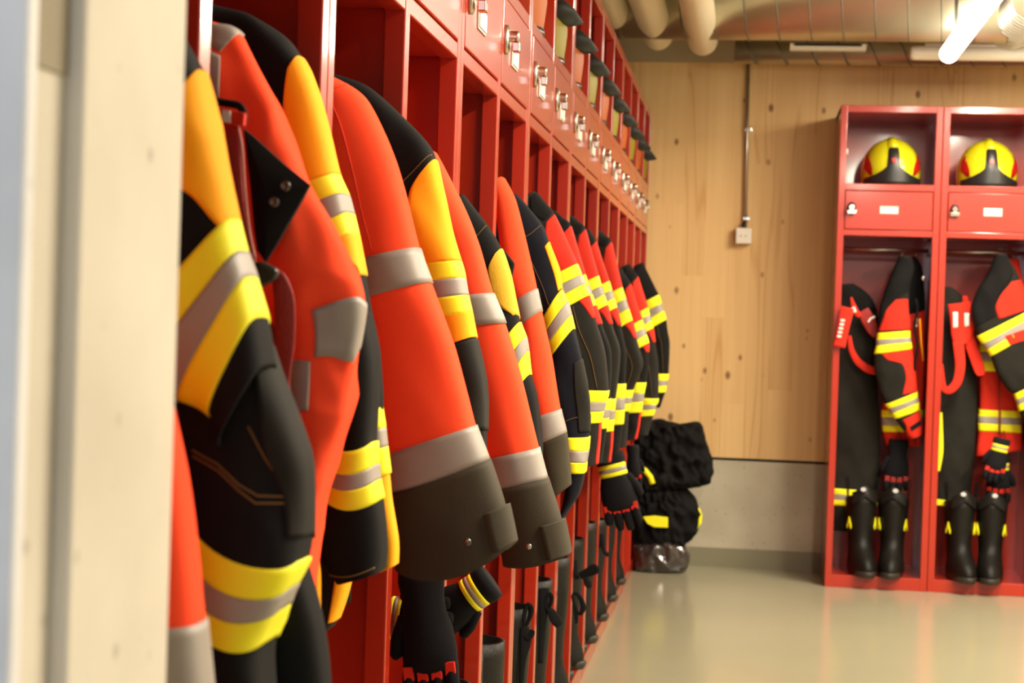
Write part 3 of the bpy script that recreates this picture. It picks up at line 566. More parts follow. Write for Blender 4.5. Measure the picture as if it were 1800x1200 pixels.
# ---------------------------------------------------------------- gloves
def glove(label, wrist, tip, Y, w, side=1, lime=True, cat='glove', knuckle=REDF, flat=.022, loop=True):
    """hanging glove: wrist and tip in photograph positions at depth Y; w = palm half width in metres"""
    A0 = Vector(at(*wrist, Y)); A1 = Vector(at(*tip, Y)); d = A1-A0; Ln = d.length; d.normalize(); n = Vector((0, -1, 0)); r = d.cross(n).normalized()*side
    t = thing('work_glove', label, cat, A0)
    S = []
    for q, ww, th in ((0, .84, .9), (.08, .90, 1), (.2, .80, 1), (.3, .82, 1.05), (.42, 1, 1.2), (.56, 1.06, 1.2), (.68, 1.04, 1.1), (.72, .96, .8)):
        c = A0+d*Ln*q; S.append([c+r*(w*ww*math.cos(a))+n*(flat*th*math.sin(a)) for a in (2*math.pi*j/24 for j in range(24))])
    MB().rings(S).build('palm', GLOVE, t, smooth=True)
    for j, (u, ln, rr) in enumerate(((-.78, .18, .25), (-.26, .27, .27), (.26, .29, .27), (.78, .23, .26))):
        base = A0+d*Ln*.64+r*(w*u); tipp = base+d*Ln*(ln+.06)+r*(w*u*.12)+n*.012
        midp = (base+tipp)/2+n*.010
        fg = MB().tube([base, base*.6+midp*.4, midp, midp*.45+tipp*.55, tipp*.93+midp*.07, tipp], [w*rr*1.08, w*rr*1.12, w*rr*1.05, w*rr, w*rr*.75, w*rr*.3], 12).build('finger', GLOVE, t, smooth=True)
        p_ = base*.62+midp*.38; k = MB(); u_ = r*w*rr*.80; v_ = d*Ln*.050; k.prism([p_-u_-v_, p_+u_-v_, p_+u_+v_, p_-u_+v_], .006, n); k.v = [tuple(Vector(x_)+n*(w*rr*1.12)) for x_ in k.v]; k.build('knuckle_guard', knuckle, fg, bevel=.002)
    base = A0+d*Ln*.34+r*w*.8; e = base+d*Ln*.26+r*w*.55
    MB().tube([base-r*w*.3, base, (base+e)/2+r*w*.1, e*.9+base*.1, e], [w*.3, w*.32, w*.27, w*.24, w*.1], 12).build('thumb', GLOVE, t, smooth=True)
    if lime:
        for (q0, q1, m) in ((.14, .19, LIME), (.19, .24, GREY), (.24, .29, LIME)):
            S = []
            for q in (q0, q1):
                c = A0+d*Ln*q; S.append([c+r*(w*.84*math.cos(a))+n*(flat*1.12*math.sin(a)) for a in (2*math.pi*j/24 for j in range(24))])
            MB().rings(S).build('wrist_band', m, t, smooth=True)
    if not loop: return t
    b = MB(); c = A0-d*.004; b.tube([c-r*w*.2, c-d*.03, c+r*w*.2], .003, 8); b.build('hanging_loop', BLACKF, t, smooth=True)
    return t
glove('black glove with lime wrist band, turned aside below the biggest orange cuff', (864, 1020), (728, 1116), 2.52, .032, -1, loop=False)
glove('black glove with red ribbed knuckle patch, hanging lowest below the big orange cuff', (738, 1000), (768, 1255), 2.42, .038, 1, lime=False)
glove('black glove with grey-lime band, hanging against the locker post below the big orange cuff', (668, 1083), (800, 1098), 2.47, .038, -1)
glove('big black glove with four red knuckles and lime-grey band, hanging below the red jackets', (1070, 796), (1102, 934), 5.3, .052, -1, flat=.034)
glove('small dark glove with red knuckles, hanging just beyond the big four-knuckle glove', (1112, 782), (1116, 862), 6.1, .026, -1, lime=False)
glove('black glove with lime wrist band hanging before the far right trousers, upper of the pair', (1762, 770), (1742, 850), 7.70, .042, 1)
glove('black glove with two red finger guards, hanging low beside the far right trousers', (1758, 800), (1752, 888), 7.76, .050, -1)
glove('plain black glove in shadow behind the red cuff, first wall locker', (1580, 772), (1573, 872), 7.80, .05, 1, lime=False, knuckle=DRED)

# ---------------------------------------------------------------- boots
def boot(label, x, y, z, yaw, h=.36, loops=True, chev=True, s=1.):
    t = thing('fire_boot', label, 'boot', (x, y, z))
    ca, sa = math.cos(yaw), math.sin(yaw)
    def T(p): X, Y_, Z = p[0]*s, p[1]*s, p[2]*s; return (x+X*ca-Y_*sa, y+X*sa+Y_*ca, z+Z)   # toe towards local -y
    hs = h/.36
    prof = [(q_[0], q_[1], q_[2]*1.12, q_[3]) for q_ in ((.012, -.045, .050, .138), (.035, -.045, .052, .140), (.060, -.042, .050, .132), (.085, -.030, .047, .110), (.110, -.008, .045, .082), (.135, .004, .045, .070), (.165, .008, .046, .067), (.21, .010, .051, .070), (.27, .010, .057, .074), (.32, .008, .060, .076), (.345, .006, .061, .078))]
    R = []
    for zz, cyy, rx, ry in prof:
        z_ = zz if zz < .13 else .13+(zz-.13)*(h-.13)/.23
        R.append([T((rx*math.cos(a), cyy+ry*math.sin(a)*(1 if math.sin(a) > 0 else 1), z_+(.02*max(0, -math.sin(a)) if zz > .33 else 0)+.002*noise.noise(Vector((a*2, zz*40, x*5))))) for a in (2*math.pi*j/28 for j in range(28))])
    c = np.mean(np.array(R[-1]), 0); R.append([tuple(c+(np.array(p)-c)*.88) for p in R[-1]]); R.append([tuple(np.array(p)-np.array([0, 0, .10])) for p in R[-1]])
    MB().rings(R).build('boot_upper', LEATHER, t, smooth=True)
    R = []
    for zz, f in ((0, .98), (.014, 1.03), (.024, 1.03), (.026, 1.0)):
        R.append([T((.053*f*math.cos(a)*(1 if math.sin(a) < .2 else .9), -.045+.143*f*math.sin(a), zz)) for a in (2*math.pi*j/28 for j in range(28))])
    MB().rings(R).build('sole', SOLE, t, smooth=True)
    zt = h
    b = MB(); b.rings([[T((.054*math.cos(a), .0-.078+.02*math.cos(a)**2+th_, zt+.012+.035*(1-abs(math.cos(a)))*1.0+dz)) for a in (math.pi*j/10 for j in range(11))] for th_, dz in ((0, -.05), (0, 0), (.006, 0), (.006, -.05))], False); b.build('boot_tongue', LEATHER, t, smooth=True)
    if chev:
        for sx in (-1, 1):
            R0 = lambda u, v: T((sx*.0675*math.sin(1.05+u*14*1.0), .010-.0765*math.cos(1.05+u*14), zt-.115+v))
            b = MB(); b.rings([[R0(-.014, -.02), R0(0, .018)], [R0(-.012, -.034), R0(0, -.006)]], False); b.rings([[R0(0, .018), R0(.014, -.02)], [R0(0, -.006), R0(.012, -.034)]], False)
            o = b.build('chevron_mark', LIME, t); md = o.modifiers.new('t', 'SOLIDIFY'); md.thickness = .004; md.offset = 0
    if loops:
        for sx in (-1, 1):
            P = [T((sx*.058, 0, zt-.05)), T((sx*.066, 0, zt+.02)), T((sx*.072, 0, zt+.06)), T((sx*.066, 0, zt+.075)), T((sx*.06, 0, zt+.05)), T((sx*.060, 0, zt-.02))]
            b = MB(); b.tube(crom(np.array(P), np.linspace(0, 5, 21)), [(.0022, .009)]*21, 10, flat=(ca*sx, sa*sx, 0)); b.build('pull_loop', BLACKF, t, smooth=True)
    return t
def bow(label, px, py, Y, sc=1.):
    """untied strap hanging out over a post"""
    t = thing('boot_strap', label, 'strap', at(px, py, Y)); q = lambda a, b: (px+a*sc, py+b*sc)
    strap('strap_loop', BLACKF, [q(0, 0), q(14, -16), q(32, -16), q(38, -6), q(20, 5), q(0, 2)], .009, Y, t, .005, nrm=(.2, -1, .3))
    strap('strap_tail', BLACKF, [q(0, 0), q(8, 10), q(16, 28), q(18, 44)], [.006, .010, .012, .009], Y, t, .003)
    strap('strap_end', BLACKF, [q(-2, -24), q(-2, -6), q(-4, 30), q(-6, 90)], [.010, .009, .009, .009], Y, t, .003)
# left row boots, two to a bay, toes to the aisle
XB = XF-.080
bay = ['eighth', 'seventh', 'sixth', 'fifth', 'fourth', 'third', 'second', 'last']
for n_, k in enumerate(range(-2, 8)):
    yb = Y0+k*PW
    for j, dy in enumerate((.14, .30)):
        lab = 'black fire boot, '+('nearer' if j == 0 else 'farther')+' of its pair, '+('long row, %s bay from timber wall' % ordn[9-k-0])
        boot(lab, XB-(.02 if j == 0 else 0), yb+dy, ZB, -math.pi/2+(.12 if j else -.1), h=.42 if k < 5 else .38)
def dangle(label, Y, parts):
    t = thing('boot_strap', label, 'strap', at(parts[0][0][0], parts[0][0][1], Y))
    for n_, pts, w in (('strap_end', parts[0], parts[1]), ('strap_loop', parts[2], parts[3]), ('strap_tail', parts[4], parts[5])):
        strap(n_, BLACKF, pts, w, Y, t, .003, nrm=(.3, -1, .2))
dangle('limp black strap loop hanging over a locker post below the tabbed orange cuff', 3.9, [[(922, 1102), (924, 1125), (919, 1160), (915, 1215)], [.010, .014, .008, .005], [(921, 1104), (922, 1080), (927, 1063), (933, 1068), (932, 1082), (925, 1100)], [.003, .005, .006, .007, .006, .003], [(924, 1112), (928, 1116), (934, 1113), (937, 1107)], [.010, .012, .009, .005]])
dangle('glossy black strap dangling out of the long row below the navy sleeve tip', 4.3, [[(956, 1033), (956, 1060), (953, 1110), (950, 1165)], [.014, .013, .009, .007], [(958, 1070), (960, 1052), (966, 1044), (970, 1050), (968, 1062), (962, 1071)], [.003, .005, .006, .006, .005, .003], [(960, 1066), (968, 1074), (976, 1088), (984, 1099)], [.005, .010, .014, .011]])
dangle('black strap bow sticking out into the aisle below the small red jackets', 5.1, [[(1008, 984), (1010, 1000), (1012, 1014), (1018, 1013)], [.012, .010, .007, .006], [(1018, 1010), (1030, 1004), (1044, 996), (1049, 1003), (1038, 1009), (1020, 1014)], [.006, .008, .009, .008, .006, .005], [(1024, 1012), (1030, 1018), (1034, 1026), (1036, 1033)], [.004, .009, .012, .007]])
dangle('small black strap bow just below the four-knuckle glove', 5.9, [[(1040, 952), (1040, 962), (1039, 974), (1038, 985)], [.008, .009, .008, .004], [(1040, 966), (1044, 958), (1052, 955), (1053, 961), (1047, 966), (1042, 968)], [.004, .006, .006, .006, .006, .004], [(1056, 938), (1059, 950), (1063, 970), (1070, 975)], [.010, .010, .007, .009]])
dangle('thin black strap making a long loop beside the tall boots', 4.8, [[(1006, 1045), (1009, 1060), (1013, 1080), (1014, 1095)], [.004, .005, .006, .004], [(1006, 1045), (1014, 1043), (1022, 1054), (1025, 1068), (1021, 1078), (1015, 1076)], [.004, .005, .007, .008, .006, .004], [(1010, 1060), (1012, 1066), (1014, 1072), (1016, 1078)], [.004, .004, .004, .004]])
# wall locker boots
for x_, y_, lab in ((1512, 7.74, 'black fire boot, one on the left in the first wall locker'), (1568, 7.74, 'black fire boot, one on the right in the first wall locker'), (1686, 7.72, 'black fire boot, one on the left in the second wall locker'), (1741, 7.72, 'black fire boot, one on the right in the second wall locker')):
    q = at(x_, 950, y_); boot(lab, float(q[0]), y_, ZB, .15 if 'left' in lab else -.12, h=.345, s=1.0, loops=True)
    b = MB(); z_ = ZB+.375; b.lathe([(0, .012), (-.003, .012)], (float(q[0])+.0, y_-.088, z_), 'y', 10); b.v = [(a_, b_, z_+(c_-z_)*.8) for a_, b_, c_ in b.v]
    b.build('boot_emblem', mat('silver_print', (.5, .5, .5), .4), [o for o in bpy.data.objects if o.name.startswith('fire_boot')][-1])

# ---------------------------------------------------------------- helmets
def helmet(label, x, y, z, yaw, curtain=False, HELM=HELM):
    t = thing('fire_helmet', label, 'helmet', (x, y, z)); ca, sa = math.cos(yaw), math.sin(yaw)
    T = lambda X, Y_, Z: (x+X*ca-Y_*sa, y+X*sa+Y_*ca, z+Z)
    a_, b_, c_, zc = .131, .150, .147, .072
    R = []
    for i in range(22):
        ph = math.pi/2*i/21*1.0; R_ = []
        if i == 0: pass
        zz = zc+c_*math.cos(ph); k = math.sin(ph)
        for j in range(64):
            q = 2*math.pi*j/64; X, Y_ = a_*k*math.cos(q), b_*k*math.sin(q); rg = .009*math.exp(-(X/.017)**4)*(1 if True else 0)
            R_.append(T(X, Y_*(1+rg*2), zz+rg))
        R.append(R_)
    for zz, f in ((.05, .995), (.02, .97), (.004, .94)): R.append([T(a_*f*math.cos(2*math.pi*j/64), b_*f*math.sin(2*math.pi*j/64), zz) for j in range(64)])
    sh = MB().rings(R).build('helmet_shell', HELM, t, smooth=True)
    def surf(X, Z, off):
        Z0 = Z; Z = Z-.009*math.exp(-(X/.017)**4); zz = max(Z-zc, 0)/c_; r2 = 1-(X/a_)**2-zz**2; Y_ = -b_*math.sqrt(max(r2, .0)); return T(X*(1+off/a_*.6), Y_-off, Z0+off*.4*(Z > zc))
    def pt(name, m, rows, off=.003, n=14):
        G = [[surf(r[0]+(r[1]-r[0])*u, r[2], off) for u in np.linspace(0, 1, n)] for r in rows]
        G = [[surf(r[0]+(r[1]-r[0])*u, r[2], -.002) for u in np.linspace(0, 1, n)] for r in rows[:1]]+G+[[surf(r[0]+(r[1]-r[0])*u, r[2], -.002) for u in np.linspace(0, 1, n)] for r in rows[-1:]]
        return MB().rings(G, False).build(name, m, t, smooth=True)
    pt('front_plate', PLASTIC, [(-.014, .014, .166), (-.020, .020, .162), (-.0225, .0225, .145), (-.025, .025, .11), (-.028, .028, .080), (-.045, .045, .066), (-.072, .072, .050), (-.098, .098, .040), (-.118, .118, .034), (-.120, .120, .020), (-.116, .116, .003)], .005, 22)
    pt('emblem', mat('red_shield_emblem', (.55, .015, .01), .4), [(-.002, .002, .094), (-.007, .007, .100), (-.009, .009, .108), (-.009, .009, .115), (-.006, .006, .116)], .0085, 6)
    pt('comb', HELM, [(-.020, .020, .214), (-.021, .021, .205), (-.022, .022, .190), (-.023, .023, .170)], .004, 8)
    for sg in (-1, 1):
        pt('side_flash', HRED, [(sg*.106, sg*.100, .140), (sg*.115, sg*.102, .120), (sg*.119, sg*.094, .100), (sg*.119, sg*.088, .075), (sg*.097, sg*.086, .048)], .0035, 5)
    b = MB(); zr = .012; b.rings([[T(a_*.99*math.cos(2*math.pi*j/40), b_*.99*math.sin(2*math.pi*j/40), zz) for j in range(40)] for zz in (.0, .016)], True); b.build('rim_trim', PLASTIC, t, smooth=True)
    if curtain:
        # neck cloth folded up and drooping out over the shelf edge (local +y is the aisle side)
        R = []
        for s_, zc_, hw, hz in ((0, .135, .060, .026), (.5, .132, .066, .034), (.8, .122, .050, .020), (1, .108, .012, .003)):
            yy = .100+.084*s_
            R.append([T(hw*math.cos(q), yy+.008*math.sin(q*3), zc_+hz*math.sin(q)) for q in (2*math.pi*j/24 for j in range(24))])
        MB().rings(R).build('neck_curtain', CURT, t, smooth=True)
    return t
for i, px in enumerate((1566, 1735)):
    q = at(px, 300, 7.80); helmet('lime yellow fire helmet with black front plate on the shelf of the %s wall locker' % ('first' if i == 0 else 'second'), float(q[0]), 7.80, Z4-.003, 0)
for k in range(-1, 10):
    helmet(('bounce-tinted orange' if k % 2 == 0 else 'lime')+' fire helmet with dark neck cloth, long row, %s bay from timber wall' % ordn[9-k], XF-.148, Y0+(k+.5)*PW, Z4-.003, -math.pi/2, True, ORH if k % 2 == 0 else LMH)

# ---------------------------------------------------------------- wall locker contents
Yc = 7.80
t = thing('turnout_jacket', 'red and black turnout jacket on a hanger in the first wall locker, sleeve forward', 'jacket', at(1590, 470, Yc))
c = Cloth([(1580, 450, 1600, 450), (1570, 475, 1606, 472), (1556, 510, 1600, 500), (1546, 545, 1598, 530), (1543, 585, 1599, 581), (1541, 597, 1600, 593), (1541, 607, 1601, 601), (1537, 622, 1603, 613), (1537, 650, 1607, 640), (1546, 685, 1610, 665), (1556, 710, 1612, 688), (1562, 718, 1613, 698), (1567, 726, 1615, 706), (1573, 736, 1616, 720), (1585, 752, 1620, 738), (1598, 768, 1621, 758), (1606, 773, 1616, 770)], 7.72, .045, amp=.004, seed=31)
c.mesh('sleeve', OLIVE, t)
c.patch('shoulder_yoke', BLACKF, [((1580, 452), (1600, 452)), ((1556, 510), (1602, 500)), ((1546, 545), (1578, 525)), ((1543, 575), (1555, 572))], t)
c.patch('shoulder_panel', REDF, [((1575, 526), (1594, 526)), ((1562, 540), (1596, 540)), ((1553, 560), (1598, 560)), ((1545, 581), (1600, 580))], t, off=.003)
c.patch('sleeve_panel', REDF, [((1550, 622), (1603, 614)), ((1560, 632), (1605, 628)), ((1585, 640), (1607, 640)), ((1592, 665), (1610, 660)), ((1586, 694), (1612, 688))], t)
c.patch('cuff_panel', REDF, [((1586, 738), (1616, 722)), ((1594, 752), (1620, 742)), ((1602, 771), (1619, 765))], t)
c.patch('cuff_strap', BLACKF, [((1600, 749), (1617, 738)), ((1603, 757), (1618, 747))], t, off=.005)
for a_ in (4, 10):
    c.band('reflective_stripe', LIME, a_, a_+1, t, label='lime stripe'); c.band('reflective_stripe', GREY, a_+1, a_+2, t, label='grey stripe'); c.band('reflective_stripe', LIME, a_+2, a_+3, t, label='lime stripe')
c = Cloth([(1590, 452, 1606, 448), (1590, 480, 1619, 470), (1585, 530, 1624, 515), (1575, 600, 1626, 600), (1560, 680, 1625, 680), (1550, 720, 1622, 720), (1552, 758, 1620, 758), (1558, 782, 1618, 784)], 7.86, .05, amp=.004, seed=32)
c.mesh('body', REDF, t); c.patch('shoulder_yoke', BLACKF, [((1590, 454), (1606, 450)), ((1590, 480), (1619, 470)), ((1590, 555), (1625, 545))], t); c.band('reflective_stripe', LIME, 5, 5.33, t); c.band('reflective_stripe', GREY, 5.33, 5.66, t); c.band('reflective_stripe', LIME, 5.66, 6, t)
b = MB(); b.tube([at(1610+3*math.sin(i*1.3), 525+i*14, 7.70) for i in range(10)], .006, 8); b.build('carabiner_cord', BLACKF, t, smooth=True)
b = MB(); b.tube([at(1617, 560, 7.69), at(1619, 600, 7.69), at(1623, 634, 7.69)], .003, 8); b.build('yellow_lanyard', YELLOW, t, smooth=True)
b = MB(); b.tube([at(x_, y_, 7.70) for x_, y_ in ((1606, 562), (1611, 559), (1614, 566), (1610, 574), (1607, 570))], .002, 8); b.build('carabiner', CHROME, t, smooth=True)
b = MB(); b.lathe([(0, .010), (-.008, .010), (-.010, .007)], at(1623, 489, 7.74), 'y', 14); b.build('chrome_button', CHROME, t, smooth=True)
for px in (1584, 1609):
    q = at(px, 448, 7.844); b = MB(); b.tube([q+np.array([.0, 0, -.03]), q+np.array([0, 0, -.005]), q+np.array([.010, 0, .012]), q+np.array([.0, 0, .022]), q+np.array([-.008, 0, .014])], .0022, 8); b.build('hanger_hook', STEEL, t, smooth=True)
def trousers(label, st, band_s, Y, seed, slab):
    t = thing('turnout_trousers', label, 'trousers', at(st[0][0], st[0][1], Y))
    c = Cloth(st, Y, .055, amp=.006, seed=seed, dia=.8); c.mesh('trouser_legs', OLIVE, t)
    return t, c
t, c = trousers('dark turnout trousers with lime-grey hem band hanging in the first wall locker', [(1470, 500, 1500, 498), (1466, 520, 1530, 522), (1464, 560, 1543, 560), (1464, 640, 1540, 650), (1462, 740, 1545, 740), (1460, 820, 1546, 830), (1458, 856, 1540, 862), (1458, 866, 1540, 872), (1458, 876, 1540, 880), (1456, 886, 1540, 890), (1456, 930, 1500, 932)], 0, 7.88, 33, '')
c.band('reflective_stripe', LIME, 6, 7, t); c.band('reflective_stripe', GREY, 7, 8, t); c.band('reflective_stripe', LIME, 8, 9, t)
c.patch('waist_panel', BLACKF, [((1478, 502), (1500, 500)), ((1475, 520), (1530, 522)), ((1475, 545), (1542, 548))], t)
t = thing('trouser_braces', 'red braces with white lettering draped over the trousers in the first wall locker', 'braces', at(1490, 560, 7.60))
strap('brace_strap', REDF, [(1490, 540), (1483, 570), (1475, 610)], [.030, .028, .026], 7.60, t, .003, label='front strap with white print')
for i in range(5):
    q = [at(1482+dx*1.5-i*1.6, 563+i*7+dy, 7.588) for dx, dy in ((-2.6, -2.6), (2.2, -2), (2, 2), (-2.8, 1.6))]; MB().prism(q, .002, (0, 1, 0)).build('lettering', WHITE, t)
strap('brace_strap', REDF, [(1496, 522), (1503, 545), (1512, 556)], [.004, .014, .010], 7.70, t, .003)
strap('brace_strap', DRED, [(1517, 545), (1526, 562), (1535, 580), (1540, 592)], [.026, .030, .026, .012], 7.78, t, .003)
strap('brace_strap', REDF, [(1493, 590), (1497, 615), (1508, 635), (1525, 648), (1540, 652)], [.008, .012, .016, .018, .018], 7.80, t, .003)
b = MB(); b.prism([at(x_, y_, 7.68) for x_, y_ in ((1497, 541), (1502, 538), (1506, 548), (1500, 549))], .003, (0, 1, 0)); b.build('white_tag', WHITE, t)
b = MB(); b.tube([at(1526, 566, 7.74), at(1530, 560, 7.74), at(1538, 556, 7.74)], .004, 8); b.build('white_tag', WHITE, t)
b = MB(); b.tube([at(1490, 545, 7.72), at(1500, 549, 7.70), at(1512, 553, 7.72)], .005, 8); b.build('buckle', PLASTIC, t, smooth=True)

t, c = trousers('dark turnout trousers hanging in the second wall locker beside the red suspenders', [(1640, 502, 1672, 505), (1640, 520, 1695, 525), (1640, 560, 1705, 560), (1640, 640, 1716, 650), (1642, 720, 1716, 730), (1644, 800, 1712, 800), (1644, 860, 1706, 868), (1644, 884, 1706, 884)], 0, 7.86, 34, '')
g = Cloth([(1646, 725, 1656, 725), (1646, 790, 1658, 790), (1646, 828, 1652, 828)], 7.80, .01, amp=.001); g.mesh('side_stripe', LIME, t)
g = Cloth([(1640, 876, 1666, 880), (1640, 886, 1664, 889)], 7.78, .02, amp=.001); g.mesh('hem_stripe', LIME, t)
t = thing('trouser_braces', 'red braces with hanging loops and white lettering in the second wall locker', 'braces', at(1690, 560, 7.72))
b = Cloth([(1666, 535, 1706, 530), (1670, 560, 1708, 560), (1672, 585, 1712, 580), (1675, 600, 1700, 605)], 7.74, .012, amp=.003, seed=5); b.mesh('back_patch', REDF, t)
b.patch('lettering', WHITE, [((1676, 548), (1684, 548)), ((1677, 576), (1684, 575))], t, off=.003); b.patch('lettering', WHITE, [((1695, 550), (1703, 550)), ((1696, 574), (1703, 573))], t, off=.003)
strap('brace_strap', REDF, [(1684, 600), (1688, 640), (1683, 670), (1670, 685), (1658, 680), (1653, 640)], [.024, .022, .020, .018, .014, .012], 7.73, t, .003)
strap('brace_strap', REDF, [(1700, 590), (1712, 620), (1722, 650), (1724, 660)], [.026, .026, .024, .014], 7.75, t, .003)
strap('brace_strap', REDF, [(1696, 520), (1698, 535), (1704, 560)], [.010, .014, .016], 7.76, t, .003)
g = thing('turnout_jacket', 'red and black turnout jacket hanging in the second wall locker, cut by the picture edge', 'jacket', at(1755, 470, Yc)); t = g
c = Cloth([(1750, 446, 1768, 446), (1738, 480, 1785, 475), (1718, 510, 1796, 500), (1708, 545, 1806, 520), (1718, 590, 1808, 545), (1727, 604, 1812, 557), (1734, 614, 1815, 568), (1741, 626, 1818, 580), (1754, 660, 1824, 625), (1772, 685, 1830, 650), (1782, 692, 1832, 665), (1786, 702, 1833, 676), (1789, 711, 1834, 688), (1792, 722, 1834, 700), (1802, 745, 1836, 730)], 7.70, .05, amp=.004, seed=36)
c.mesh('sleeve', OLIVE, t)
c.patch('shoulder_yoke', BLACKF, [((1750, 448), (1768, 448)), ((1738, 480), (1780, 478)), ((1716, 512), (1765, 505)), ((1710, 545), (1750, 535)), ((1716, 575), (1752, 556))], t)
c.patch('shoulder_panel', REDF, [((1778, 495), (1793, 490)), ((1760, 518), (1802, 515)), ((1750, 540), (1806, 530)), ((1756, 560), (1808, 545))], t, off=.003)
c.patch('sleeve_panel', REDF, [((1767, 590), (1812, 575)), ((1772, 600), (1816, 590)), ((1776, 606), (1818, 600))], t)
for a_ in (4, 10):
    c.band('reflective_stripe', LIME, a_, a_+1, t, label='lime stripe'); c.band('reflective_stripe', GREY, a_+1, a_+2, t, label='grey stripe'); c.band('reflective_stripe', LIME, a_+2, a_+3, t, label='lime stripe')
c = Cloth([(1748, 455, 1790, 455), (1730, 520, 1800, 520), (1724, 580, 1800, 580), (1722, 604, 1798, 604), (1722, 652, 1796, 652), (1722, 719, 1794, 722), (1720, 731, 1795, 734), (1720, 743, 1795, 746), (1720, 757, 1795, 760), (1716, 802, 1796, 790)], 7.86, .045, amp=.005, seed=37)
c.mesh('body', REDF, t)
for a_ in (5, ):
    c.band('reflective_stripe', LIME, a_, a_+1, t, label='lime stripe'); c.band('reflective_stripe', GREY, a_+1, a_+2, t, label='grey stripe'); c.band('reflective_stripe', LIME, a_+2, a_+3, t, label='lime stripe')
c.band('reflective_stripe', LIME, 3, 3.35, t); c.band('reflective_stripe', GREY, 3.35, 3.65, t); c.band('reflective_stripe', LIME, 3.65, 4, t)
b = MB(); b.tube([at(1755, 640, 7.80), at(1758, 720, 7.80), at(1757, 765, 7.80)], .004, 8); b.build('zipper', DRED, t, smooth=True)
for px in (1758, 1782):
    q = at(px, 445, 7.844); b = MB(); b.tube([q+np.array([.0, 0, -.05]), q+np.array([0, 0, -.005]), q+np.array([.010, 0, .012]), q+np.array([.0, 0, .022]), q+np.array([-.008, 0, .014])], .0022, 8); b.build('hanger_hook', STEEL, t, smooth=True)

# ---------------------------------------------------------------- heap in the corner
def heap(name, label, cat, m, px0, py0, px1, py1, Y, dy, seed, **k):
    a = at(px0, py0, Y); c = at(px1, py1, Y); cx = (a[0]+c[0])/2; cz = (a[2]+c[2])/2
    o = blob(name, m, (0, 0, 0), (abs(c[0]-a[0])/2, dy, abs(a[2]-c[2])/2), amp=.42, seed=seed, freq=2.4, **k); o.location = (cx, Y, cz); return tag(o, label, cat)
HX = 1118
def lump(name, label, cat, m, top, bot, xr, seed, amp=.4):
    return heap(name, label, cat, m, HX, top, xr, bot, 7.72, .13, seed)
def pile(name, label, cat, m, st, seed, amp=.016, th=.12, dia=1.5):
    c = Cloth(st, 7.84, [th*.6]+[th]*(len(st)-2)+[th*.8], amp=amp, seed=seed, dia=dia)
    return tag(c.mesh(name, m, end='closed', ns=70, na=120), label, cat)
h1 = pile('folded_turnout_coat', 'crumpled black coat on top of the heap in the corner', 'coat', BLACKF, [(1128, 742, 1160, 736), (1116, 752, 1200, 747), (1112, 765, 1228, 742), (1112, 785, 1238, 772), (1112, 800, 1243, 788), (1112, 820, 1253, 815), (1112, 840, 1247, 848), (1114, 858, 1215, 856)], 41, .030, dia=2.2)
h2 = pile('folded_turnout_coat', 'crumpled black coat with shiny lime tape in the middle of the corner heap', 'coat', BLACKF, [(1122, 850, 1195, 852), (1112, 866, 1210, 862), (1112, 880, 1222, 878), (1112, 900, 1231, 898), (1112, 925, 1228, 925), (1112, 940, 1220, 942), (1116, 956, 1200, 960)], 44, .022, .11, dia=2.2)
h3 = pile('plastic_bag', 'shiny dark plastic bag at the bottom of the corner heap on the floor', 'bag', BAG, [(1120, 945, 1190, 940), (1112, 958, 1205, 955), (1112, 975, 1212, 972), (1114, 992, 1212, 990), (1118, 1002, 1206, 1002)], 47, .012, .12)
b = MB(); b.prism([at(x_, y_, 7.70) for x_, y_ in ((1130, 908), (1150, 906), (1174, 909), (1174, 927), (1150, 926), (1138, 920))], .02, (0, 1, 0)); o = b.build('reflective_tape', LIME, h2, bevel=.003)
b = MB(); b.tube([at(x_, y_, 7.80) for x_, y_ in ((1226, 893), (1231, 905), (1230, 918), (1223, 928))], .009, 8); b.build('reflective_tape', LIME, h2, smooth=True)
b = MB(); b.tube([at(x_, y_, 7.68) for x_, y_ in ((1124, 821), (1134, 827), (1143, 838), (1147, 850))], .013, 8, flat=(0, -1, 0)); b.build('reflective_tape', LIME, h1, smooth=True)

# ---------------------------------------------------------------- conduit and switch
t = thing('switch_conduit', 'thin steel conduit running down the timber wall to a small white switch box', 'conduit', at(1310, 400, YW-.02))
q0, q1 = at(1315.5, 108, YW-.018), at(1310, 398, YW-.018)
b = MB(); b.tube([q0, q1], .0085, 12); b.build('pipe', STEEL, t, smooth=True)
for py in (228, 384):
    q = at(1313.5 if py < 300 else 1310.5, py, YW-.02); b = MB(); b.box(q[0]-.012, q[0]+.022, q[1]-.006, YW-.001, q[2]-.008, q[2]+.008); b.build('clamp', CHROME, t, bevel=.003)
q = at(1307, 415, YW-.03); b = MB(); b.box(q[0]-.036, q[0]+.036, YW-.055, YW-.001, q[2]-.036, q[2]+.038); bxs = b.build('switch_box', WHITEBOX, t, bevel=.006)
for dx, cc, nn in ((-.012, (.8, .1, .08), 'red_lamp'), (.010, (.2, .7, .1), 'green_lamp')):
    b = MB(); b.lathe([(0, .004), (-.003, .004)], (q[0]+dx, YW-.055, q[2]), 'y', 10); b.build(nn, mat(nn, cc, .4), bxs)
b = MB(); b.tube([(q[0]+.001, YW-.02, q[2]+.036), (q[0]+.001, YW-.02, q[2]+.062)], .012, 12); b.build('cable_gland', PLASTIC, t, smooth=True)

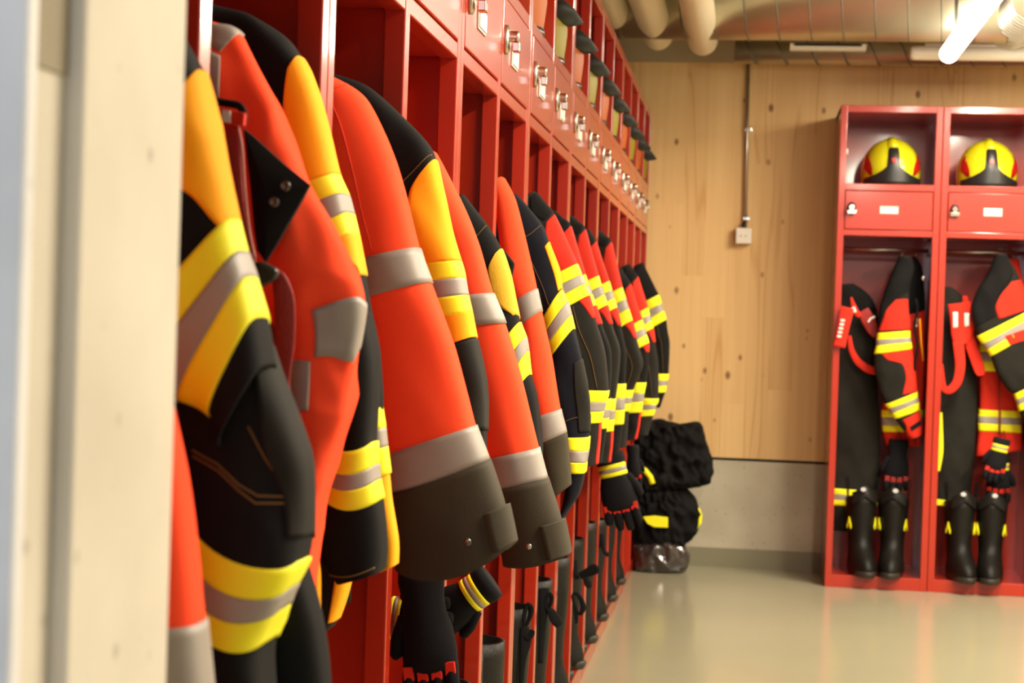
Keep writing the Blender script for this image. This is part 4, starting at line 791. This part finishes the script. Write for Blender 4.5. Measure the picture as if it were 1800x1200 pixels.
# ---------------------------------------------------------------- pipes and ducts under the ceiling
def pipe(name, label, px, py, Y, r, m=PIPE, y0=1.2):
    e = at(px, py, Y); x_, z_ = e[0], e[2]
    P = [(x_, y0, z_)]+[(x_, y_, z_) for y_ in np.linspace(y0+.5, Y-r*1.6, 8)]
    P += [(x_, Y-r*1.6+1.6*r*math.sin(a), z_+1.6*r*(1-math.cos(a))) for a in np.linspace(.15, math.pi/2, 9)]+[(x_, Y, 2.84)]
    b = MB(); b.tube(P, r, 28, flat=(1, 0, 0)); return tag(b.build(name, m, smooth=True), label, 'pipe')
pipe('insulated_pipe', 'thick cream pipe with rounded bend, brightest of the pipes by the silver duct', 1236, 77, 7.55, .066)
pipe('insulated_pipe', 'thick cream pipe in shade, middle of the three running above the aisle', 1158, 68, 7.5, .066)
pipe('insulated_pipe', 'cream pipe half hidden by the top edge of the long locker row', 1086, 40, 7.2, .060)
def duct(name, label, pxc, pyc, Y, r, x0, x1, step, m=DUCT):
    e = at(pxc, pyc, Y); z_ = e[2]; t = thing(name, label, 'duct', (x0, Y, z_))
    b = MB(); b.tube([(x0, Y, z_), (x1, Y, z_)], r, 48); b.build('duct_body', m, t, smooth=True)
    b = MB(); x_ = x0
    pitch = step; P = [(x0+pitch*q/(2*math.pi), Y+(r+.001)*math.cos(q), z_+(r+.001)*math.sin(q)) for q in np.arange(0, (x1-x0)/pitch*2*math.pi, .26)]
    b.tube(P, .0028, 6); b.build('spiral_seam', mat('dark_duct_seam', (.16, .15, .11), .5, metal=.5), t, smooth=True)
    return t
duct('spiral_duct', 'large silver spiral duct crossing the room above the timber wall', 1400, -14, 7.1, .195, -.9, 3.5, .128)
duct('spiral_duct', 'slim silver spiral duct tucked below the large one against the wall top', 1400, 92, 7.78, .052, -.1, 3.5, .135)
# flexible coil at the picture edge
e = at(1800, 20, 6.9); b = MB(); P = [(e[0]+.012*math.cos(q)*0+q*.0052, 6.9+.085*math.cos(q), e[2]+.085*math.sin(q)) for q in np.arange(-30, 60, .3)]
P = [(e[0]+.09*math.cos(q), 6.6+q*.0075, e[2]+.09*math.sin(q)) for q in np.arange(0, 90, .3)]
b.tube(P, .006, 6); cdc = tag(b.build('flexible_hose', STEEL, smooth=True), 'coiled silver flexible hose at the upper edge beside the lit tube lamp', 'hose')
def lamp(label, x, y0, y1, z, lit=True, r=.036, axis='y', m=None):
    L0, L1 = ((x, y0, z), (x, y1, z)) if axis == 'y' else ((y0, x, z), (y1, x, z))
    t = thing('tube_lamp', label, 'lamp', L0); A, B = Vector(L0), Vector(L1); d = (B-A).normalized()
    b = MB(); b.tube([A, A+d*.004, A+d*.02, B-d*.02, B-d*.004, B], [r*.6, r*.9, r, r, r*.9, r*.6], 20); b.build('lamp_tube', TUBE if lit else LAMPW, t, smooth=True)
    b = MB(); up = Vector((0, 0, 1)); b.tube([A+d*.06+up*r*1.02, B-d*.06+up*r*1.02], (r*.45), 8); b.build('lamp_base', LAMPW, t, smooth=True)
    for q in (.12, .16, .84):
        c = A+(B-A)*q; b = MB(); b.tube([c+up*r, (c.x, c.y, 2.84)], .003, 6); b.build('suspension_wire', EDGE, t, smooth=True)
    return t
eL = at(1667, 96, 7.0)
lamp('brightly lit tube lamp hanging over the floor before the wall lockers', float(eL[0]), 7.0, 5.4, float(eL[2]))
lamp('added lit tube lamp parallel to the bright one, just past the picture edge', 1.13, 7.2, 5.6, 2.32)  # unseen tube added to throw the glare on the locker post
lamp('lit tube lamp over the aisle nearer the doorway', .80, 3.4, 1.9, 2.36)
lamp('lit tube lamp on the far side of the room', 2.3, 6.4, 4.9, 2.36)
lamp('lit tube lamp on the far side of the room near the doorway', 2.3, 3.4, 1.9, 2.36)
a = at(1600, 93, 7.45); lamp('unlit white tube lamp hung crosswise behind the bright one', 7.45, float(a[0]), float(a[0])+1.5, float(a[2]), lit=False, r=.030, axis='x')
a = at(1388, 82, 7.66); c = at(1522, 85, 7.66)
b = MB(); b.box(a[0], c[0], 7.62, 7.67, a[2]-.018, a[2]+.010); tg = thing('air_grille', 'narrow white air grille with dark slot below the large silver duct', 'grille', a)
b.build('grille_frame', LAMPW, tg, bevel=.003)
for xx in (a[0]+.03, c[0]-.03):
    b = MB(); b.tube([(xx, 7.655, a[2]), (xx, 7.655, 2.85)], .003, 6); b.build('suspension_rod', STEEL, tg)
b = MB(); b = MB(); b.box(a[0]+.02, c[0]-.02, 7.615, 7.622, a[2]-.002, a[2]+.008); b.build('grille_slot', EDGE, tg)

GR = {'open_locker': 'red open lockers', 'turnout_jacket': 'turnout jackets hanging in the lockers', 'work_jacket': 'orange high-visibility jackets in the long row', 'work_glove': 'gloves hanging in the lockers', 'fire_boot': 'fire boots standing in the lockers', 'fire_helmet': 'fire helmets on the locker shelves', 'boot_strap': 'black straps dangling from the boots', 'tube_lamp': 'tube lamps under the ceiling', 'insulated_pipe': 'cream pipes under the ceiling', 'spiral_duct': 'silver spiral ducts', 'turnout_trousers': 'trousers in the wall lockers', 'trouser_braces': 'red trouser braces', 'folded_turnout_coat': 'crumpled coats in the corner heap'}
for o in SC.objects:
    if o.parent is None and o.get('label'):
        g_ = GR.get(o.name.split('.')[0])
        if g_: o['group'] = g_
